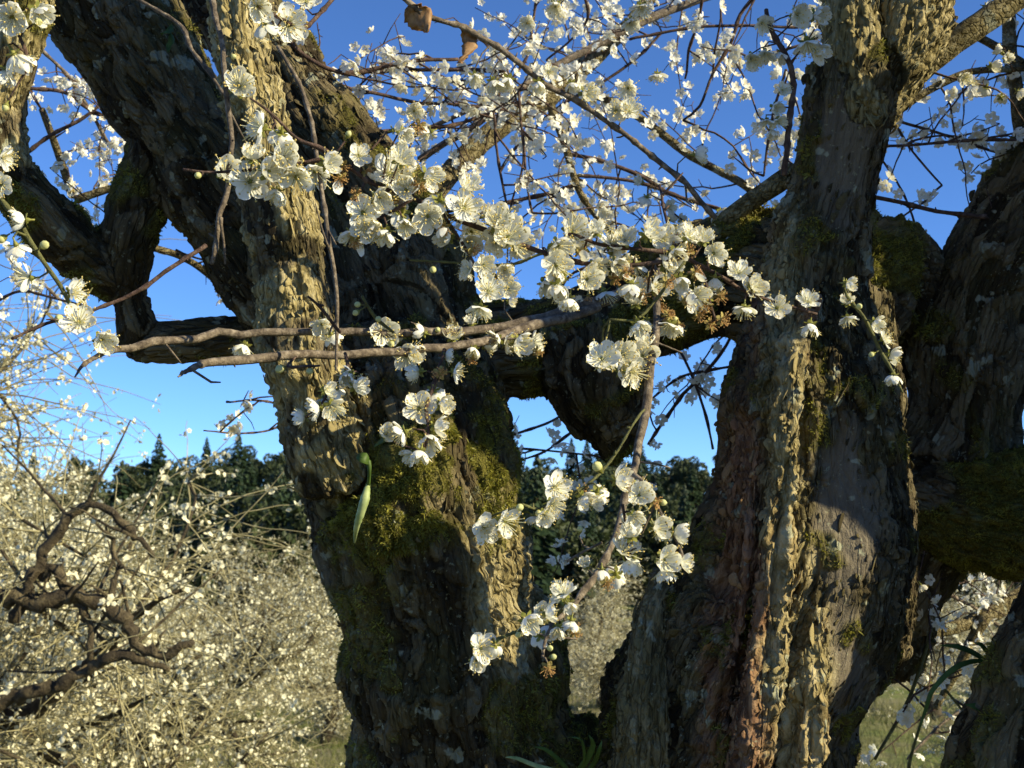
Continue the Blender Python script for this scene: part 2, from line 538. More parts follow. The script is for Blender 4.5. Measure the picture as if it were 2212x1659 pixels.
# (name, [(x, y, half width px, depth)...], roughness class)
LIMBS = [
    ('trunk', [(1010, 1900, 330, 1.78), (1005, 1659, 236, 1.74), (985, 1500, 228, 1.72), (968, 1380, 224, 1.70), (945, 1270, 216, 1.69), (928, 1170, 218, 1.69),
               (892, 1060, 236, 1.70), (868, 950, 232, 1.72), (850, 850, 205, 1.74), (835, 760, 150, 1.76)]),
    ('stem', [(735, 1040, 84, 1.585), (700, 950, 84, 1.575), (672, 830, 80, 1.575), (645, 720, 76, 1.575), (628, 600, 78, 1.575), (612, 480, 76, 1.575),
              (585, 370, 70, 1.58), (556, 250, 62, 1.585), (530, 130, 56, 1.59), (512, 20, 54, 1.60), (500, -90, 52, 1.61)]),
    ('stem', [(880, 1000, 190, 1.80), (905, 880, 185, 1.81), (905, 760, 165, 1.83), (890, 650, 150, 1.86), (845, 530, 132, 1.89), (775, 420, 120, 1.92), (700, 320, 108, 1.95), (628, 215, 100, 1.98), (555, 105, 95, 2.02), (480, 0, 92, 2.06), (400, -110, 88, 2.1)]),
    ('limb', [(660, 720, 110, 1.78), (590, 590, 118, 1.79), (525, 480, 118, 1.80), (455, 370, 118, 1.81), (385, 260, 118, 1.82), (318, 150, 122, 1.83), (255, 40, 128, 1.84), (200, -80, 130, 1.85)]),
    ('limb', [(350, 270, 60, 1.80), (325, 350, 56, 1.80), (298, 430, 60, 1.80), (272, 520, 62, 1.80), (266, 590, 52, 1.81), (280, 650, 33, 1.82), (296, 705, 40, 1.83), (300, 740, 42, 1.84)]),
    ('limb', [(282, 762, 30, 1.84), (310, 745, 42, 1.84), (380, 740, 46, 1.84), (460, 735, 46, 1.83), (540, 730, 48, 1.82), (620, 735, 56, 1.80), (700, 740, 60, 1.80)]),
    ('limb', [(70, -90, 62, 1.66), (50, 30, 58, 1.66), (22, 150, 54, 1.66), (-2, 260, 55, 1.67), (18, 360, 60, 1.69), (75, 440, 66, 1.72), (140, 510, 70, 1.76), (205, 570, 58, 1.79), (265, 625, 40, 1.82)]),
    # cross limb between the trunks and its broken stub
    ('cross_limb', [(960, 760, 120, 1.84), (1060, 745, 108, 1.83), (1160, 738, 104, 1.82), (1260, 715, 108, 1.82), (1360, 670, 112, 1.82), (1460, 620, 122, 1.82), (1560, 590, 128, 1.82), (1680, 600, 140, 1.80)]),
    ('stub', [(1280, 740, 118, 1.79), (1285, 810, 116, 1.77), (1298, 865, 104, 1.76), (1318, 918, 82, 1.76), (1326, 958, 54, 1.76), (1318, 990, 20, 1.76)]),
    # right trunk
    ('trunk', [(1500, 1900, 330, 1.78), (1545, 1659, 262, 1.73), (1590, 1520, 262, 1.70), (1640, 1400, 262, 1.68), (1705, 1290, 252, 1.67), (1735, 1180, 238, 1.66), (1745, 1060, 208, 1.66),
               (1752, 940, 196, 1.66), (1752, 820, 170, 1.66), (1752, 700, 140, 1.665), (1755, 600, 112, 1.67), (1772, 500, 102, 1.67), (1800, 410, 94, 1.66), (1818, 320, 90, 1.65), (1832, 240, 96, 1.64), (1850, 170, 100, 1.64)]),
    ('stem', [(1850, 230, 74, 1.62), (1842, 130, 62, 1.62), (1838, 30, 58, 1.62), (1838, -90, 58, 1.62)]),
    ('stem', [(1860, 250, 76, 1.66), (1905, 150, 84, 1.66), (1940, 60, 96, 1.66), (1968, -40, 96, 1.66), (1985, -110, 96, 1.66)]),
    ('stem', [(1880, 1400, 80, 1.74), (1890, 1250, 90, 1.73), (1878, 1080, 84, 1.73), (1862, 900, 88, 1.74), (1850, 760, 84, 1.75), (1850, 640, 70, 1.76)]),
    ('ridge', [(1608, 1760, 60, 1.52), (1640, 1560, 44, 1.51), (1655, 1400, 34, 1.505), (1668, 1230, 30, 1.51), (1690, 1050, 28, 1.52), (1700, 880, 26, 1.53), (1715, 760, 24, 1.55), (1740, 640, 22, 1.565)]),
    ('ridge', [(1560, 1640, 20, 1.555), (1582, 1500, 18, 1.54), (1598, 1350, 16, 1.53), (1610, 1200, 14, 1.53), (1622, 1060, 11, 1.54), (1636, 940, 7, 1.55)]),
    ('ridge', [(1720, 1760, 40, 1.53), (1738, 1600, 34, 1.52), (1752, 1450, 26, 1.515), (1775, 1330, 20, 1.52), (1800, 1230, 12, 1.535)]),
    ('stub', [(1400, 1720, 84, 1.62), (1398, 1560, 66, 1.60), (1404, 1440, 52, 1.61), (1420, 1330, 46, 1.63), (1440, 1240, 30, 1.65)]),
    ('stub', [(1860, 1430, 30, 1.66), (1905, 1385, 27, 1.66), (1950, 1345, 23, 1.66)]),
    # back right
    ('limb', [(1780, 690, 140, 1.94), (1860, 600, 124, 1.96), (1930, 590, 100, 1.98), (1985, 660, 90, 2.0), (2040, 760, 100, 2.0)]),
    ('trunk', [(1850, 1400, 130, 2.0), (1930, 1200, 130, 1.98), (2010, 1060, 128, 1.96), (2068, 920, 125, 1.95), (2085, 780, 122, 1.95), (2120, 650, 112, 1.95), (2170, 540, 106, 1.95), (2235, 430, 105, 1.95), (2290, 330, 104, 1.95), (2350, 200, 104, 1.95)]),
    ('limb', [(1990, 1070, 100, 1.92), (2080, 1100, 120, 1.9), (2170, 1105, 128, 1.88), (2270, 1100, 132, 1.86), (2400, 1060, 132, 1.84)]),
    ('stem', [(800, 900, 120, 1.78), (770, 780, 110, 1.80), (735, 650, 100, 1.82), (700, 540, 92, 1.84), (660, 440, 84, 1.86)]),
    ('trunk', [(1120, 1880, 260, 1.80), (1215, 1720, 160, 1.78), (1250, 1630, 110, 1.77), (1258, 1585, 80, 1.77)]),
    ('trunk', [(2230, 1900, 180, 1.5), (2245, 1659, 162, 1.5), (2275, 1540, 150, 1.5), (2320, 1420, 144, 1.5), (2370, 1280, 138, 1.5)]),
]


def build_body():
    tb = Tubes()
    cpt, cax, crad, cid, cs = [], [], [], [], []
    for li, (nm, pts) in enumerate(LIMBS):
        A = np.array([np.r_[P(x, y, d), hw * d / F] for x, y, hw, d in pts])
        A = resample(A, 0.02)
        g = np.random.default_rng(100 + li)
        j = np.cumsum(g.normal(size=(len(A), 3)), axis=0)
        j -= np.linspace(0, 1, len(A))[:, None] * j[-1]
        rad = A[:, 3] * (1 + 0.04 * np.sin(np.arange(len(A)) * 0.9 + li) * g.uniform(0.5, 1))
        tb.add(A[:, :3], rad, 24)
        t = np.gradient(A[:, :3], axis=0)
        t /= np.linalg.norm(t, axis=1, keepdims=True)
        cpt.append(A[:, :3]); cax.append(t); crad.append(rad); cid.append(np.full(len(A), li))
        cs.append(np.r_[0, np.cumsum(np.linalg.norm(np.diff(A[:, :3], axis=0), axis=1))] + 3.7 * li)
    cpt, cax, crad, cid, cs = np.vstack(cpt), np.vstack(cax), np.concatenate(crad), np.concatenate(cid), np.concatenate(cs)
    me = tb.mesh('body_raw', M_BARK)
    o = bpy.data.objects.new('body_raw', me)
    COL.objects.link(o)
    md = o.modifiers.new('r', 'REMESH')
    md.mode = 'VOXEL'
    md.voxel_size = 0.0028
    md2 = o.modifiers.new('s', 'SMOOTH')
    md2.factor = 0.5
    md2.iterations = 12
    dg = bpy.context.evaluated_depsgraph_get()
    em = bpy.data.meshes.new_from_object(o.evaluated_get(dg))
    bpy.data.objects.remove(o)
    nv = len(em.vertices)
    V = np.empty(nv * 3, np.float32)
    em.vertices.foreach_get('co', V)
    V = V.reshape(-1, 3).astype(np.float64)
    N = np.empty(nv * 3, np.float32)
    em.vertex_normals.foreach_get('vector', N)
    N = N.reshape(-1, 3).astype(np.float64)
    nf = len(em.polygons)
    ls = np.empty(nf, np.int32); lt = np.empty(nf, np.int32)
    em.polygons.foreach_get('loop_start', ls); em.polygons.foreach_get('loop_total', lt)
    lv = np.empty(len(em.loops), np.int32)
    em.loops.foreach_get('vertex_index', lv)
    assert (lt == 4).all()
    Q = lv.reshape(-1, 4)
    # nearest skeleton point, with axis
    near = np.empty(nv, np.int64)
    c2 = (cpt ** 2).sum(1)
    for s in range(0, nv, 40000):
        v = V[s:s + 40000]
        d = np.sqrt(np.maximum((v ** 2).sum(1)[:, None] + c2[None] - 2 * v @ cpt.T, 0))
        near[s:s + 40000] = np.argmin(d - crad[None], axis=1)
    ax = cax[near]
    lid = cid[near]
    rel = V - cpt[near]
    da = (rel * ax).sum(1)[:, None]
    rel = rel - ax * da
    rn = np.linalg.norm(rel, axis=1, keepdims=True) + 1e-9
    mean_r = np.array([crad[cid == k].mean() for k in range(len(LIMBS))])[lid][:, None]
    # cross-section position with a constant girth per limb, and length along the limb
    cross = rel / rn * np.clip(rn, 0.6 * mean_r, 1.6 * mean_r)
    al = cs[near][:, None] + da
    AX0 = np.array([0.0, 0.0, 1.0])
    # frame: view-fixed cross axes, so neighbouring points along a bent limb stay continuous
    sx = np.cross(ax, FWD)
    sx /= np.linalg.norm(sx, axis=1, keepdims=True)
    sy = np.cross(sx, ax)
    cu = (cross * sx).sum(1)[:, None]
    cw = (cross * sy).sum(1)[:, None]

    def bark_co(kp, ka):
        return np.concatenate([cu * kp, cw * kp, al * ka], 1)
    px, py, pd = PIX(V)
    front = -(N @ FWD)

    def ell(x, y, rx, ry, rot=0, soft=0.35):
        c, s = math.cos(rot), math.sin(rot)
        u = ((px - x) * c + (py - y) * s) / rx
        w = (-(px - x) * s + (py - y) * c) / ry
        wob = 0.25 * vnoise(V * 30, 71)
        return 1 - sstep(1 - soft, 1 + soft, np.sqrt(u * u + w * w) + wob)

    is_ = lambda *k: np.isin(lid, k)
    # --- surface classes
    upf = sstep(0.1, 0.8, N[:, 2])
    mn = sstep(-0.15, 0.35, fbm(V * 14, 3, 50))
    moss = 0.75 * mn * upf * (~is_(10, 11, 13, 14, 15))
    moss = np.maximum(moss, ell(850, 1080, 120, 150) * sstep(-0.5, 0.1, fbm(V * 30, 2, 51)))
    moss = np.maximum(moss, ell(1010, 1010, 110, 110) * sstep(-0.3, 0.2, fbm(V * 30, 2, 52)))
    moss = np.maximum(moss, is_(7) * sstep(-0.2, 0.3, fbm(V * 12, 3, 53)) * 0.9)
    moss = np.maximum(moss, is_(8) * sstep(-0.1, 0.3, fbm(V * 12, 3, 54)) * 0.8)
    moss = np.maximum(moss, is_(18) * 0.9 * sstep(-0.4, 0.2, fbm(V * 12, 3, 55)))
    moss = np.maximum(moss, is_(20) * sstep(-0.4, 0.1, fbm(V * 10, 3, 56)))
    moss = np.maximum(moss, is_(4, 5, 6) * 0.7 * sstep(0.0, 0.4, fbm(V * 16, 3, 57)))
    moss = np.maximum(moss, is_(0, 22) * 0.55 * sstep(0.1, 0.5, fbm(V * 11, 3, 58)))
    moss = np.maximum(moss, is_(19, 23) * 0.6 * sstep(0.1, 0.5, fbm(V * 11, 3, 59)))
    moss = np.maximum(moss, is_(9) * 0.6 * sstep(0.3, 0.6, fbm(V * 16, 3, 60)))
    dead = is_(9, 13, 14, 15, 16) * np.maximum(ell(1600, 1250, 75, 420, 0.10), 0.8 * ell(1595, 1560, 62, 150))
    dead = np.maximum(dead, 0.8 * is_(13, 14, 15) * sstep(-0.1, 0.3, fbm(V * 18, 2, 61)))
    dead = np.maximum(dead, 0.6 * is_(9) * ell(1655, 560, 50, 300))
    smooth = is_(9, 12) * np.maximum(np.maximum(ell(1815, 330, 80, 150), ell(1830, 1120, 75, 190)), ell(1850, 1480, 60, 220, -0.15))
    smooth = smooth * (1 - 0.8 * moss)
    tan = np.maximum(is_(1) * sstep(-0.35, 0.05, fbm(V * 20, 2, 62)), is_(6) * sstep(-0.3, 0.2, fbm(V * 18, 2, 63)) * (py < 360))  # tan zones: sunlit bands and patches painted as paler bark
    tan = np.maximum(tan, 0.8 * is_(0) * ell(1100, 1250, 90, 190))
    tan = np.maximum(tan, 0.8 * is_(13, 14, 15, 9) * np.maximum(ell(1690, 900, 50, 500), ell(1725, 1470, 70, 270)))
    tan = np.maximum(tan, 0.7 * is_(10, 11))
    tan = np.maximum(tan, 0.4 * is_(16))
    moss *= (1 - 0.75 * tan * (~is_(0)))
    # --- relief
    wv = np.stack([vnoise(V * 22, 3), vnoise(V * 22, 4), vnoise(V * 22, 5)], -1) * 0.012
    q1 = bark_co(1 / 0.021, 1 / 0.060) + wv * 45
    f1, f2, cell = worley(q1, 11)
    groove = sstep(0.0, 0.15, f2 - f1)
    big = fbm(V * 7.0, 2, 20) * 0.011
    flute = vnoise(bark_co(17, 1.6), 30) * 0.009
    ridg = 1 - np.abs(vnoise(bark_co(55, 7) + wv * 40, 33)) * 2
    fine = fbm(bark_co(150, 45), 2, 40) * 0.0016
    sb = 1 - 0.85 * smooth
    scale = np.clip(crad[near] / 0.10, 0.35, 1.0)
    h = big * scale + flute * scale
    h += sb * scale * (0.0065 * (groove - 1) + 0.0060 * (cell - 0.5) + 0.0042 * ridg)
    h += fine * (1 - 0.5 * smooth)
    h += sb * np.clip(dead + 0.5 * is_(13, 14, 15), 0, 1) * (0.010 * vnoise(bark_co(60, 5), 34) + 0.004 * vnoise(bark_co(140, 12), 35))
    h += sb * np.clip(tan + 0.6 * dead + 0.35 * is_(0, 9, 13, 14, 15), 0, 1) * (0.0070 * np.minimum(vnoise(bark_co(105, 32) + wv * 60, 36) + 0.15, 0.45) + 0.0036 * vnoise(V * 190, 37))
    h += moss * (0.004 + 0.005 * fbm(V * 70, 2, 41))
    h += 0.022 * ell(850, 1075, 115, 130, 0, 0.5) * (front > -0.2) * is_(0) + 0.014 * ell(1010, 1000, 100, 110, 0, 0.5) * is_(0) * (front > -0.2)
    h -= 0.030 * is_(9) * ell(1605, 1480, 22, 170, 0.05, 0.4) * (front > 0)
    h -= 0.016 * is_(9) * ell(1560, 1150, 26, 240, 0.08, 0.5) * (front > 0)
    V2 = V + N * h[:, None]
    me2 = mesh_np('body', V2 - TO, [Q], M_BARK)
    VN = np.empty(nv * 3, np.float32)
    me2.vertex_normals.foreach_get('vector', VN)
    VN = VN.reshape(-1, 3)
    bpy.data.meshes.remove(em)
    attrs = dict(moss=moss, dead=dead, smooth=smooth, tan=tan, cell=cell)
    BC = bark_co(1.0, 0.24) + wv * 0.3
    # split by limb
    fl = lid[Q[:, 0]]
    for li, (nm, _) in enumerate(LIMBS):
        f = Q[fl == li]
        if not len(f):
            continue
        used, inv = np.unique(f, return_inverse=True)
        m = mesh_np(nm, V2[used] - TO, [inv.reshape(-1, 4)], M_BARK)
        for k, a in attrs.items():
            at = m.attributes.new(k, 'FLOAT', 'POINT')
            at.data.foreach_set('value', a[used].astype(np.float32))
        at = m.attributes.new('bc', 'FLOAT_VECTOR', 'POINT')
        at.data.foreach_set('vector', BC[used].astype(np.float32).ravel())
        m.normals_split_custom_set_from_vertices(VN[used])
        obj(nm, m, tree)
    bpy.data.meshes.remove(me2)
    return V2, VN.astype(float), Q, dict(attrs, lid=lid, ax=ax, px=px, py=py)


BV, BN, BQ, BA = build_body()


# added limbs out of frame, set towards the sun to shade the trunks
def shade_limbs():
    def up(px, py, d, t, r):
        return np.r_[P(px, py, d) + SUN * t, r]
    paths = [
        # added stem off the near right trunk, shades the right trunk's flank
        ('stem', [np.r_[P(2330, 1500, 1.5), 0.04], np.r_[P(2410, 1260, 1.5), 0.065], up(1925, 1500, 1.60, 0.62, 0.072), up(1915, 1300, 1.59, 0.62, 0.065), up(1905, 1150, 1.59, 0.62, 0.066), up(1900, 980, 1.59, 0.62, 0.074), up(1890, 780, 1.61, 0.62, 0.072),
                  up(1850, 600, 1.62, 0.62, 0.062), up(1835, 420, 1.62, 0.62, 0.055), up(1830, 310, 1.6, 0.66, 0.045), up(1880, 250, 1.6, 0.85, 0.035)]),
        # added slender stem nearer the viewer, shades the lower left trunk
        ('stem', [np.r_[0.86, 1.16, -0.05, 0.09], np.r_[0.80, 1.15, 0.5, 0.075], np.r_[0.76, 1.15, 1.0, 0.07], np.r_[0.745, 1.15, 1.4, 0.066], up(975, 1640, 1.55, 1.0, 0.065), up(920, 1510, 1.55, 1.0, 0.062), up(870, 1390, 1.55, 1.0, 0.058), up(830, 1300, 1.55, 1.05, 0.045), up(780, 1240, 1.55, 1.15, 0.03)]),
        ('limb', [up(1890, 700, 1.61, 0.62, 0.05), up(1010, 930, 1.64, 1.05, 0.06), up(930, 800, 1.64, 1.05, 0.085), up(890, 680, 1.66, 1.05, 0.088), up(850, 560, 1.68, 1.05, 0.088), up(780, 440, 1.74, 1.05, 0.085), up(700, 330, 1.78, 1.05, 0.08), up(630, 220, 1.82, 1.05, 0.07)]),  # added limb, shades the rear stem of the left trunk
        # added unseen trunk shading the back right stems, joined to the mossy limb
        ('trunk', [np.r_[1.30, 1.80, 0.0, 0.26], np.r_[1.28, 1.80, 0.9, 0.21], np.r_[1.27, 1.78, 1.6, 0.20], np.r_[1.28, 1.76, 2.1, 0.20], np.r_[1.32, 1.75, 2.42, 0.17], np.r_[1.55, 1.85, 2.65, 0.09], np.r_[1.95, 1.9, 2.8, 0.06]]),
        ('limb', [np.r_[P(2340, 1085, 1.85), 0.09], np.r_[1.05, 1.82, 1.62, 0.10], np.r_[1.27, 1.79, 1.7, 0.12]]),
        # added limb arching over from the right trunk, shades the upper left limb
        ('limb', [np.r_[P(1985, -100, 1.66), 0.058], up(560, 500, 1.74, 1.0, 0.07), up(455, 370, 1.74, 1.0, 0.088), up(385, 260, 1.74, 1.0, 0.092), up(318, 150, 1.74, 1.0, 0.095), up(255, 40, 1.74, 1.0, 0.09), up(180, -90, 1.74, 1.0, 0.06)]),
    ]
    for k, (nm, A) in enumerate(paths):
        A = resample(np.array(A), 0.03)
        g = np.random.default_rng(300 + k)
        A[:, :3] += g.normal(size=(len(A), 3)) * 0.003
        tb = Tubes()
        tb.add(A[:, :3] - TO, A[:, 3] * (1 + 0.07 * g.normal(size=len(A)).clip(-1, 1)), 18)
        obj(nm, tb.mesh(nm, M_BARK, 0.1), tree)


shade_limbs()


# moss tufts: short curled blades on mossy bark
def build_moss():
    g = np.random.default_rng(5)
    e1 = BV[BQ[:, 1]] - BV[BQ[:, 0]]
    e2 = BV[BQ[:, 3]] - BV[BQ[:, 0]]
    area = np.linalg.norm(np.cross(e1, e2), axis=1)
    mf = BA['moss'][BQ].mean(1)
    facing = (BN[BQ[:, 0]] * (CAM - BV[BQ[:, 0]])).sum(1) > -0.25
    inview = (BA['px'][BQ[:, 0]] > -60) & (BA['px'][BQ[:, 0]] < 2280) & (BA['py'][BQ[:, 0]] < 1720) & (BA['py'][BQ[:, 0]] > -60)
    hot = ((BA['px'][BQ[:, 0]] > 730) & (BA['px'][BQ[:, 0]] < 1130) & (BA['py'][BQ[:, 0]] > 900) & (BA['py'][BQ[:, 0]] < 1240))
    w = area * sstep(0.25, 0.7, mf) * facing * inview * np.where(hot, 2.4, 1.0)
    n = 90000
    fi = g.choice(len(BQ), n, p=w / w.sum())
    p = BV[BQ[fi, 0]] + g.random((n, 1)) * e1[fi] + g.random((n, 1)) * e2[fi] - TO
    nn = BN[BQ[fi, 0]]
    clump = np.clip(0.6 + 0.9 * vnoise(p * 60, 9), 0.15, 1.6)
    L = g.uniform(0.0035, 0.0085, n) * clump
    d = nn + g.normal(size=(n, 3)) * 0.55 + np.array([0, 0, 0.15])
    d /= np.linalg.norm(d, axis=1, keepdims=True)
    s = np.cross(d, g.normal(size=(n, 3)))
    s /= np.linalg.norm(s, axis=1, keepdims=True)
    wd = (g.uniform(0.0005, 0.0011, n))[:, None]
    bend = np.cross(s, d) * (L * g.uniform(-0.5, 0.5, n))[:, None]
    V = np.stack([p - s * wd, p + s * wd, p + d * L[:, None] * 0.6 + s * wd * 0.8 + bend * 0.4, p + d * L[:, None] + bend * 1.2 - np.array([0, 0, 1]) * L[:, None] * 0.15], 1).reshape(-1, 3)
    k = np.arange(n)[:, None] * 4
    T = np.vstack([k + np.array([0, 1, 2]), k + np.array([0, 2, 3])])
    o = obj('moss', mesh_np('moss', V, [T], M_MOSS, False), tree)
    o['kind'] = 'stuff'


build_moss()


# peeling bark flakes
def build_flakes():
    g = np.random.default_rng(15)
    px, py = BA['px'][BQ[:, 0]], BA['py'][BQ[:, 0]]
    nrm = BN[BQ[:, 0]]
    facing = (nrm * (CAM - BV[BQ[:, 0]])).sum(1) > 0
    lid = BA['lid'][BQ[:, 0]]
    w = facing * (np.isin(lid, [9, 13, 14, 15, 10, 11, 12]) * 1.0 + np.isin(lid, [1]) * 0.6 + np.isin(lid, [0, 2, 3, 19]) * 0.2 + np.isin(lid, [16]) * 1.0)
    w = w * (py > -30) * (py < 1690) * (1 - 0.8 * BA['moss'][BQ[:, 0]]) * (1 - 0.85 * BA['smooth'][BQ[:, 0]])
    n = 7000
    fi = g.choice(len(BQ), n, p=w / w.sum())
    p = BV[BQ[fi, 0]]
    nn = nrm[fi]
    ax = BA['ax'][BQ[fi, 0]]
    ax = ax + g.normal(size=ax.shape) * 0.22
    ax = ax - nn * (ax * nn).sum(1, keepdims=True)
    ax /= np.linalg.norm(ax, axis=1, keepdims=True)
    sd = np.cross(nn, ax)
    big = g.random(n) < 0.07
    Lh = g.uniform(0.0015, 0.006, n) * np.where(big, 3.0, 1)
    W = g.uniform(0.0007, 0.0026, n) * np.where(big, 2.2, 1)
    V = []
    us = np.linspace(-1, 1, 5)
    vs = np.linspace(0, 1, 3)
    lift = g.uniform(0.4, 1.5, n) * W * 1.2
    for u in us:
        for v in vs:
            jx = g.normal(size=n) * 0.12
            wid = (1 - 0.75 * abs(u) ** 2.5)
            q = p + ax * (Lh * (u + jx))[:, None] + sd * (W * (v - 0.1) * wid * 2)[:, None] + nn * (lift * v ** 1.6 * wid + 0.0003)[:, None]
            V.append(q)
    V = np.stack(V, 1) - TO
    nvx = 15
    f = []
    for i in range(4):
        for j in range(2):
            a = i * 3 + j
            f.append([a, a + 1, a + 4, a + 3])
    f = (np.array(f)[None] + (np.arange(n) * nvx)[:, None, None]).reshape(-1, 4)
    m = mesh_np('peeling_bark', V.reshape(-1, 3), [f], M_BARK)
    dead = np.repeat(BA['dead'][BQ[fi, 0]], nvx)
    tan = np.repeat(np.maximum(BA['tan'][BQ[fi, 0]], g.random(n) * 0.3), nvx)
    for k, a in (('dead', dead), ('tan', tan)):
        at = m.attributes.new(k, 'FLOAT', 'POINT')
        at.data.foreach_set('value', a.astype(np.float32))
    o = obj('peeling_bark', m, tree)
    md = o.modifiers.new('t', 'SOLIDIFY')
    md.thickness = 0.0005
    o['kind'] = 'stuff'


build_flakes()

# ------------------------------------------------------------------ blossoms: meshes
def petal_mesh(seed, cup):
    """round spoon-shaped petal on a short claw"""
    g = np.random.default_rng(seed)
    nu, nv = 9, 7
    L = 0.0128 * g.uniform(0.95, 1.06)
    V = []
    for i in range(nu):
        t = i / (nu - 1)
        u = 0.5 - 0.5 * math.cos(math.pi * (0.06 + 0.94 * t))          # rows crowd towards claw and rim
        disc = math.sqrt(max(0.0, 1 - ((u - 0.56) / 0.445) ** 2)) if u > 0.12 else 0.0
        w = max(0.0054 * disc ** 0.85, 0.0009 * (1 - u)) * g.uniform(0.97, 1.03)
        for j in range(nv):
            v = (j / (nv - 1) - 0.5) * 2
            x = 0.0010 + L * u
            y = w * v
            z = cup * L * (0.9 * u ** 2 - 0.35 * u) + 0.0023 * v * v * (0.3 + 0.7 * u) * (0.5 + cup) + 0.0005 * math.sin(5 * v + 2.1 * seed + 4 * u) * u
            V.append((x, y, z))
    Q = [[i * nv + j, (i + 1) * nv + j, (i + 1) * nv + j + 1, i * nv + j + 1] for i in range(nu - 1) for j in range(nv - 1)]
    return mesh_np('petal', V, [np.array(Q)], M_PETAL)


PETALS = {k: [petal_mesh(s, c) for s in range(4)] for k, c in (('open', 0.30), ('cup', 0.70))}


def stamen_mesh(seed, n, spread, mats, lo=0.0090, hi=0.0155, messy=0.0):
    g = np.random.default_rng(seed)
    tb = Tubes()
    an = []
    for k in range(n):
        az = k * 2.39996 + g.normal() * 0.2
        tilt = spread * math.sqrt((k + 0.5) / n) + g.normal() * 0.06
        L = g.uniform(lo, hi)
        d = np.array([math.sin(tilt) * math.cos(az), math.sin(tilt) * math.sin(az), math.cos(tilt)])
        if messy:
            d += g.normal(size=3) * messy
            d /= np.linalg.norm(d)
        r0 = np.array([math.cos(az), math.sin(az), 0]) * 0.0013
        mid = r0 + d * L * 0.5 + np.array([0, 0, 0.0006])
        end = r0 + d * L
        tb.add([r0, mid, end], [0.00030, 0.00027, 0.00022], 3, False)
        an.append(end)
    V = np.vstack(tb.V)
    Q = np.vstack(tb.Q)
    oc = np.array([[1, 0, 0], [-1, 0, 0], [0, 1, 0], [0, -1, 0], [0, 0, 1], [0, 0, -1]]) * np.array([0.00085, 0.00085, 0.0006])
    of = np.array([[0, 2, 4], [2, 1, 4], [1, 3, 4], [3, 0, 4], [2, 0, 5], [1, 2, 5], [3, 1, 5], [0, 3, 5]])
    nb = len(V)
    V = np.vstack([V] + [a + oc for a in an])
    T = np.vstack([of + nb + 6 * i for i in range(len(an))])
    return mesh_np('stamens', V, [Q, T], mats, False, np.r_[np.zeros(len(Q)), np.ones(len(T))])


STAMENS = [stamen_mesh(s, 30, sp, [M_FIL, M_ANTH]) for s, sp in ((0, 0.95), (1, 0.8), (2, 1.1))]
STAMENS_OLD = [stamen_mesh(s + 9, 26, 0.8, [M_WITHER, M_WITHER], 0.005, 0.009, 0.35) for s in range(2)]


def calyx_mesh(mat, seed):
    """cup, five reflexed sepals and a short stalk; the thing a blossom's petals sit on"""
    tb = Tubes()
    tb.add([(0, 0, -0.0075), (0, 0, -0.0045), (0, 0, -0.003), (0, 0, -0.0008), (0, 0, 0.0006)], [0.0008, 0.0008, 0.0016, 0.0023, 0.0021], 8)
    V = np.vstack(tb.V)
    faces = [np.vstack(tb.Q), np.vstack(tb.T)]
    n = len(V)
    sv, sq = [], []
    for k in range(5):
        a = (k + 0.5) * 2 * math.pi / 5
        R = np.array([[math.cos(a), -math.sin(a), 0], [math.sin(a), math.cos(a), 0], [0, 0, 1]])
        t = np.array([(0.0016, -0.0012, -0.0003), (0.0016, 0.0012, -0.0003), (0.0046, 0.0023, -0.0008), (0.0046, -0.0023, -0.0008), (0.0072, 0.0009, -0.0020), (0.0072, -0.0009, -0.0020)])
        sv.append(t @ R.T)
        b = n + 6 * k
        sq += [[b, b + 3, b + 2, b + 1], [b + 3, b + 5, b + 4, b + 2]]
    return mesh_np('blossom', np.vstack([V] + sv), [np.vstack([faces[0], np.array(sq)]), faces[1]], mat)


CALYX = [calyx_mesh(M_CALYX, 0), calyx_mesh(M_CALYXRED, 1)]


def bud_mesh():
    tb = Tubes()
    t = np.linspace(0, 1, 8)
    tb.add(np.stack([0 * t, 0 * t, 0.0085 * t], -1), 0.0040 * np.sin(np.pi * (0.08 + 0.9 * t)) ** 0.7, 9)
    return tb.mesh('bud_tip', M_BUD)


BUDTIP = bud_mesh()


def bud_base():
    tb = Tubes()
    tb.add([(0, 0, -0.006), (0, 0, -0.003), (0, 0, -0.001), (0, 0, 0.0015), (0, 0, 0.003)], [0.0007, 0.0009, 0.0028, 0.0038, 0.0034], 8)
    return tb.mesh('bud', M_CALYX)


BUDBASE = bud_base()
n_part = [0]
n_bl = [0]


def frame_to(axis, roll, scale, pos):
    q = Vector(axis).to_track_quat('Z', 'Y')
    R = q.to_matrix().to_4x4() @ Matrix.Rotation(roll, 4, 'Z')
    return Matrix.Translation(Vector(pos) - Vector(TO)) @ R @ Matrix.Diagonal((scale, scale, scale, 1))


